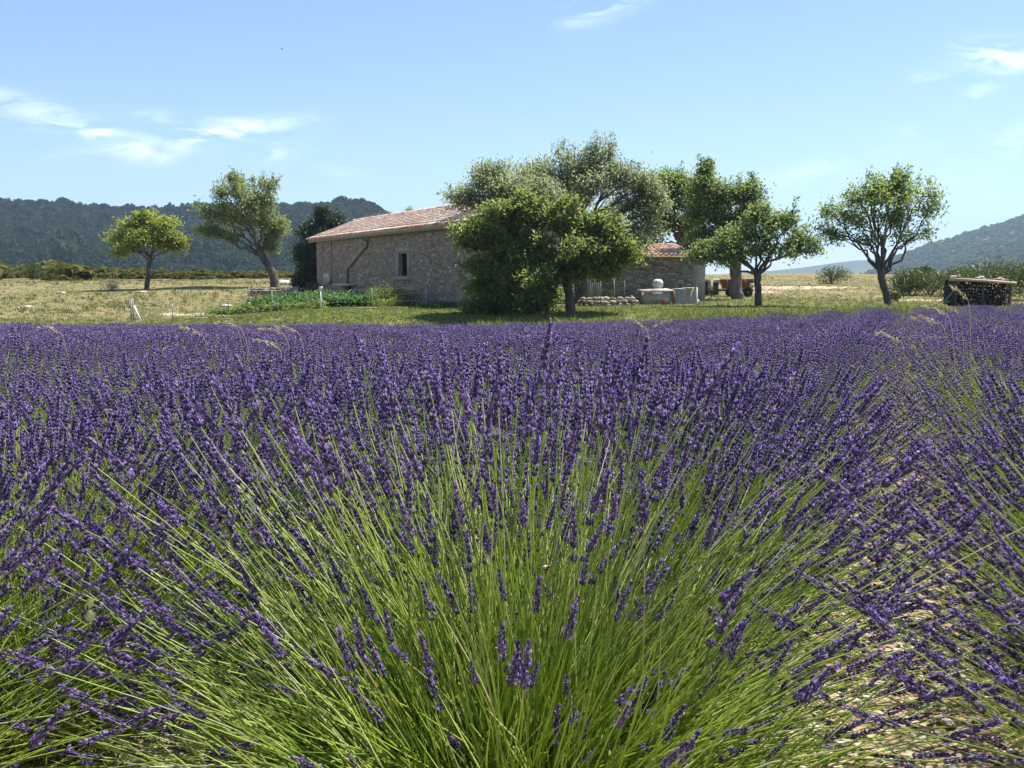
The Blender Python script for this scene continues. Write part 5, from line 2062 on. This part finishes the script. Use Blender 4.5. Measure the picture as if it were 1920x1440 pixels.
# ------------------------------------------------------------------ furrow stones
def in_furrow(n_, amax):
    k = rng.choice([0, 1], n_, p=[.8, .2])
    a = 1.2 + rng.random(n_) ** 1.3 * amax
    o_ = np.where(k == 0, 0.03, -1.39) + rng.normal(0, .26, n_)
    return RD[0] * a + RP[0] * o_, RD[1] * a + RP[1] * o_


gx, gy = in_furrow(2600, 7)
mb = MB()
for q in range(len(gx)):
    me = ROCKS[q % 8]
    V = np.array([v.co[:] for v in me.vertices]) if q < 8 else cache[q % 8]
    if q < 8:
        cache = globals().setdefault('cache', {})
        cache[q] = V
    s = rng.uniform(.006, .02)
    a = rng.uniform(0, 6.3)
    V = V @ np.array([[math.cos(a), -math.sin(a), 0], [math.sin(a), math.cos(a), 0], [0, 0, 1]]) * s
    Z = float(T(gx[q], gy[q]) + row_height(gx[q], gy[q]))
    mb.add(V + np.array([gx[q], gy[q], Z + s * .1]), np.array([p.vertices[:] for p in me.polygons if len(p.vertices) == 4]))
    mb.f.append((np.array([p.vertices[:] for p in me.polygons if len(p.vertices) == 3]) + mb.n - len(V), 0))
tag(mb.build('gravel', M['soilstone'] if 'soilstone' in M else M['limestone']), 'small pale stones scattered over the furrow soil', 'gravel', kind='stuff')
gx, gy = in_furrow(26, 4)
for q in range(26):
    s = rng.uniform(.022, .05)
    Z = float(T(gx[q], gy[q]) + row_height(gx[q], gy[q]))
    tag(link('furrow_stone', ROCKS[q % 8], None, (gx[q], gy[q], Z + s * .15), (rng.normal(0, .2), rng.normal(0, .2), rng.uniform(0, 6)), (s, s * .8, s * .7)),
        'pale limestone lump on the furrow soil beside the lavender', 'stone', 'stones in the furrow')

# ------------------------------------------------------------------ wild grass stalks among the lavender
t = NT('straw')
c = t.ramp(t.rnd(), [(0, (.42, .33, .17)), (1, (.62, .52, .32))])
M['straw'] = t.surf(c, .7, .2, transl=(.6, .5, .28), tfac=.35)


def stalk(label, px, py, Y, lean, head=.13):
    X = (px - 960) / 1866.7 * Y
    zt = zrow(py, Y)
    Zg = float(T(X, Y))
    root = empty('wild_grass', (X - lean * .9, Y, Zg))
    tag(root, label, 'grass stalk', 'straw coloured wild grasses above the lavender')
    h = zt - Zg
    P_ = bez((0, 0, 0), (lean * .25, 0, h * 1.05), (lean, 0, h), 12)
    b = MB()
    tube(b, P_, np.linspace(.0022, .0012, 12), 4)
    b.build('stem', M['straw'], root)
    tip = P_[-1]
    d = unit(P_[-1] - P_[-3])
    n_ = 34
    f = rng.random(n_)
    pts = tip + d * (f * head)[:, None] + np.array([0, 0, -1.0]) * (f ** 2 * head * .35)[:, None] + rng.normal(0, .004, (n_, 3))
    hb = MB()
    leaves(hb, pts, unit(d + rand_dirs(n_) * .35), rand_dirs(n_), .022, .006)
    hb.build('seed_head', M['straw'], root)


for i, (px, py, Y, ln_) in enumerate(((375, 625, 5.2, -.10), (432, 597, 5.6, -.14), (447, 612, 5.4, -.12), (528, 624, 5.3, -.12), (556, 622, 5.6, -.10), (1208, 612, 5.0, -.08), (1215, 618, 4.6, .08),
                                      (1760, 605, 4.4, -.12), (1772, 588, 4.6, -.10), (1790, 583, 4.8, -.10), (1810, 560, 5.0, -.06), (1688, 640, 4.4, -.08), (110, 622, 5.5, -.1), (520, 652, 4.6, -.08))):
    side = 'left' if px < 960 else 'right'
    stalk('arching straw coloured grass stalk above the lavender on the %s' % side if px not in (1810, 1208, 110) else
          {1810: 'straight straw coloured grass stalk in front of the woodpile', 1208: 'short straw coloured grass stalk below the concrete bench', 110: 'leftmost straw coloured grass stalk near the picture edge'}[px], px, py, Y, ln_)


# ------------------------------------------------------------------ insects and bird
def wing_leaf(pts, thick=.0004):
    pts = np.array(pts, float)
    n_ = len(pts)
    V = np.concatenate([pts, pts + np.array([0, 0, thick])])
    return V, n_


def butterfly():
    Y = 1.55
    X = (137 - 960) / 1866.7 * Y
    Z = zrow(1146, Y)
    root = empty('butterfly', (X, Y, Z))
    root.rotation_euler = (R(15), R(20), R(30))
    tag(root, 'pale yellow butterfly clinging to a spike at the lower left', 'butterfly')
    t = NT('butterfly_wing')
    nz_ = t.noise(60, 3)
    wm = t.surf(t.ramp(nz_, [(.3, (.55, .60, .22)), (.7, (.72, .74, .36))]), .6, .2, transl=(.6, .65, .25), tfac=.3)
    for s, off in ((-1, .001), (1, -.001)):
        for nm, prof_ in (('fore_wing', [(0, 0), (.006, .010), (.005, .021), (.001, .026), (-.005, .021), (-.006, .008)]), ('hind_wing', [(0, 0), (.008, .002), (.016, -.005), (.015, -.014), (.007, -.017), (.001, -.010)])):
            b = MB()
            V = np.array([(x, off + s * abs(z) * .12, z) for x, z in prof_])
            V2 = V + np.array([0, .0003 * s, 0])
            n_ = len(V)
            b.add(np.concatenate([V, V2]), [[i, (i + 1) % n_, n_ + (i + 1) % n_, n_ + i] for i in range(n_)])
            b.f.append((np.array([list(range(n_))]), 0))
            b.f.append((np.array([list(range(2 * n_ - 1, n_ - 1, -1))]), 0))
            b.build(nm, wm, root)
    b = MB()
    tube(b, [(-.002, 0, .012), (0, 0, .006), (0, 0, 0), (.002, 0, -.008)], [.0006, .0016, .0014, .0005], 6)
    b.build('body', M['wood_dark'], root)
    for s in (-1, 1):
        b = MB()
        tube(b, [(-.002, 0, .012), (-.006, .003 * s, .018)], .0003, 3)
        b.build('antenna', M['wood_dark'], root)


butterfly()


def bee():
    Y = 1.75
    X = (1032 - 960) / 1866.7 * Y
    Z = zrow(1062, Y)
    root = empty('bee', (X, Y, Z))
    root.rotation_euler = (0, R(-25), R(20))
    tag(root, 'brown bee visiting a lavender spike in the middle of the foreground', 'bee')
    hm = plain('bee_fur', (.16, .08, .025), (.30, .16, .05), 300, .9, .1)
    dm = plain('bee_abdomen', (.05, .03, .015), (.16, .09, .03), 200, .6, .3)
    for nm, c, r, m in (('thorax', 0, (.0035, .003, .003), hm), ('abdomen', -.0075, (.0055, .0034, .0034), dm), ('head', .0045, (.002, .0025, .0022), dm)):
        b = MB()
        f = np.linspace(-1, 1, 7)
        tube(b, [(c + r[0] * q, 0, -.001 * (nm == 'abdomen')) for q in f], [max(.0003, r[1] * math.sqrt(max(0, 1 - q * q))) for q in f], 8)
        b.build(nm, m, root, smooth=True)
    wm = plain('bee_wing', (.4, .38, .34), (.5, .48, .44), 100, .3, .5)
    for s in (-1, 1):
        b = MB()
        V = np.array([(0, .002 * s, .002), (-.006, .006 * s, .004), (-.012, .007 * s, .004), (-.011, .003 * s, .003)])
        b.add(np.concatenate([V, V + np.array([0, 0, .0002])]), BOXF)
        b.build('wing', wm, root)


bee()


def bird():
    Y = 55.0
    X = (541 - 960) / 1866.7 * Y
    Z = zrow(92, Y)
    root = empty('bird', (X, Y, Z))
    root.rotation_euler = (R(10), R(15), R(50))
    tag(root, 'tiny dark bird high in the sky above the leaning tree', 'bird')
    b = MB()
    tube(b, [(-.09, 0, 0), (-.05, 0, 0), (0, 0, 0), (.04, 0, .005), (.06, 0, .008)], [.004, .014, .02, .014, .003], 8)
    b.build('body', M['dark'], root, smooth=True)
    for s in (-1, 1):
        b = MB()
        V = np.array([(.03, 0, .008), (.02, .07 * s, .03), (-.06, .15 * s, .015), (-.03, .06 * s, .02), (-.03, 0, .006)])
        b.add(np.concatenate([V, V + np.array([0, 0, .003])]), [[i, (i + 1) % 5, 5 + (i + 1) % 5, 5 + i] for i in range(5)])
        b.f.append((np.array([[0, 1, 2, 3, 4]]), 0))
        b.f.append((np.array([[9, 8, 7, 6, 5]]), 0))
        b.build('wing', M['dark'], root)


bird()
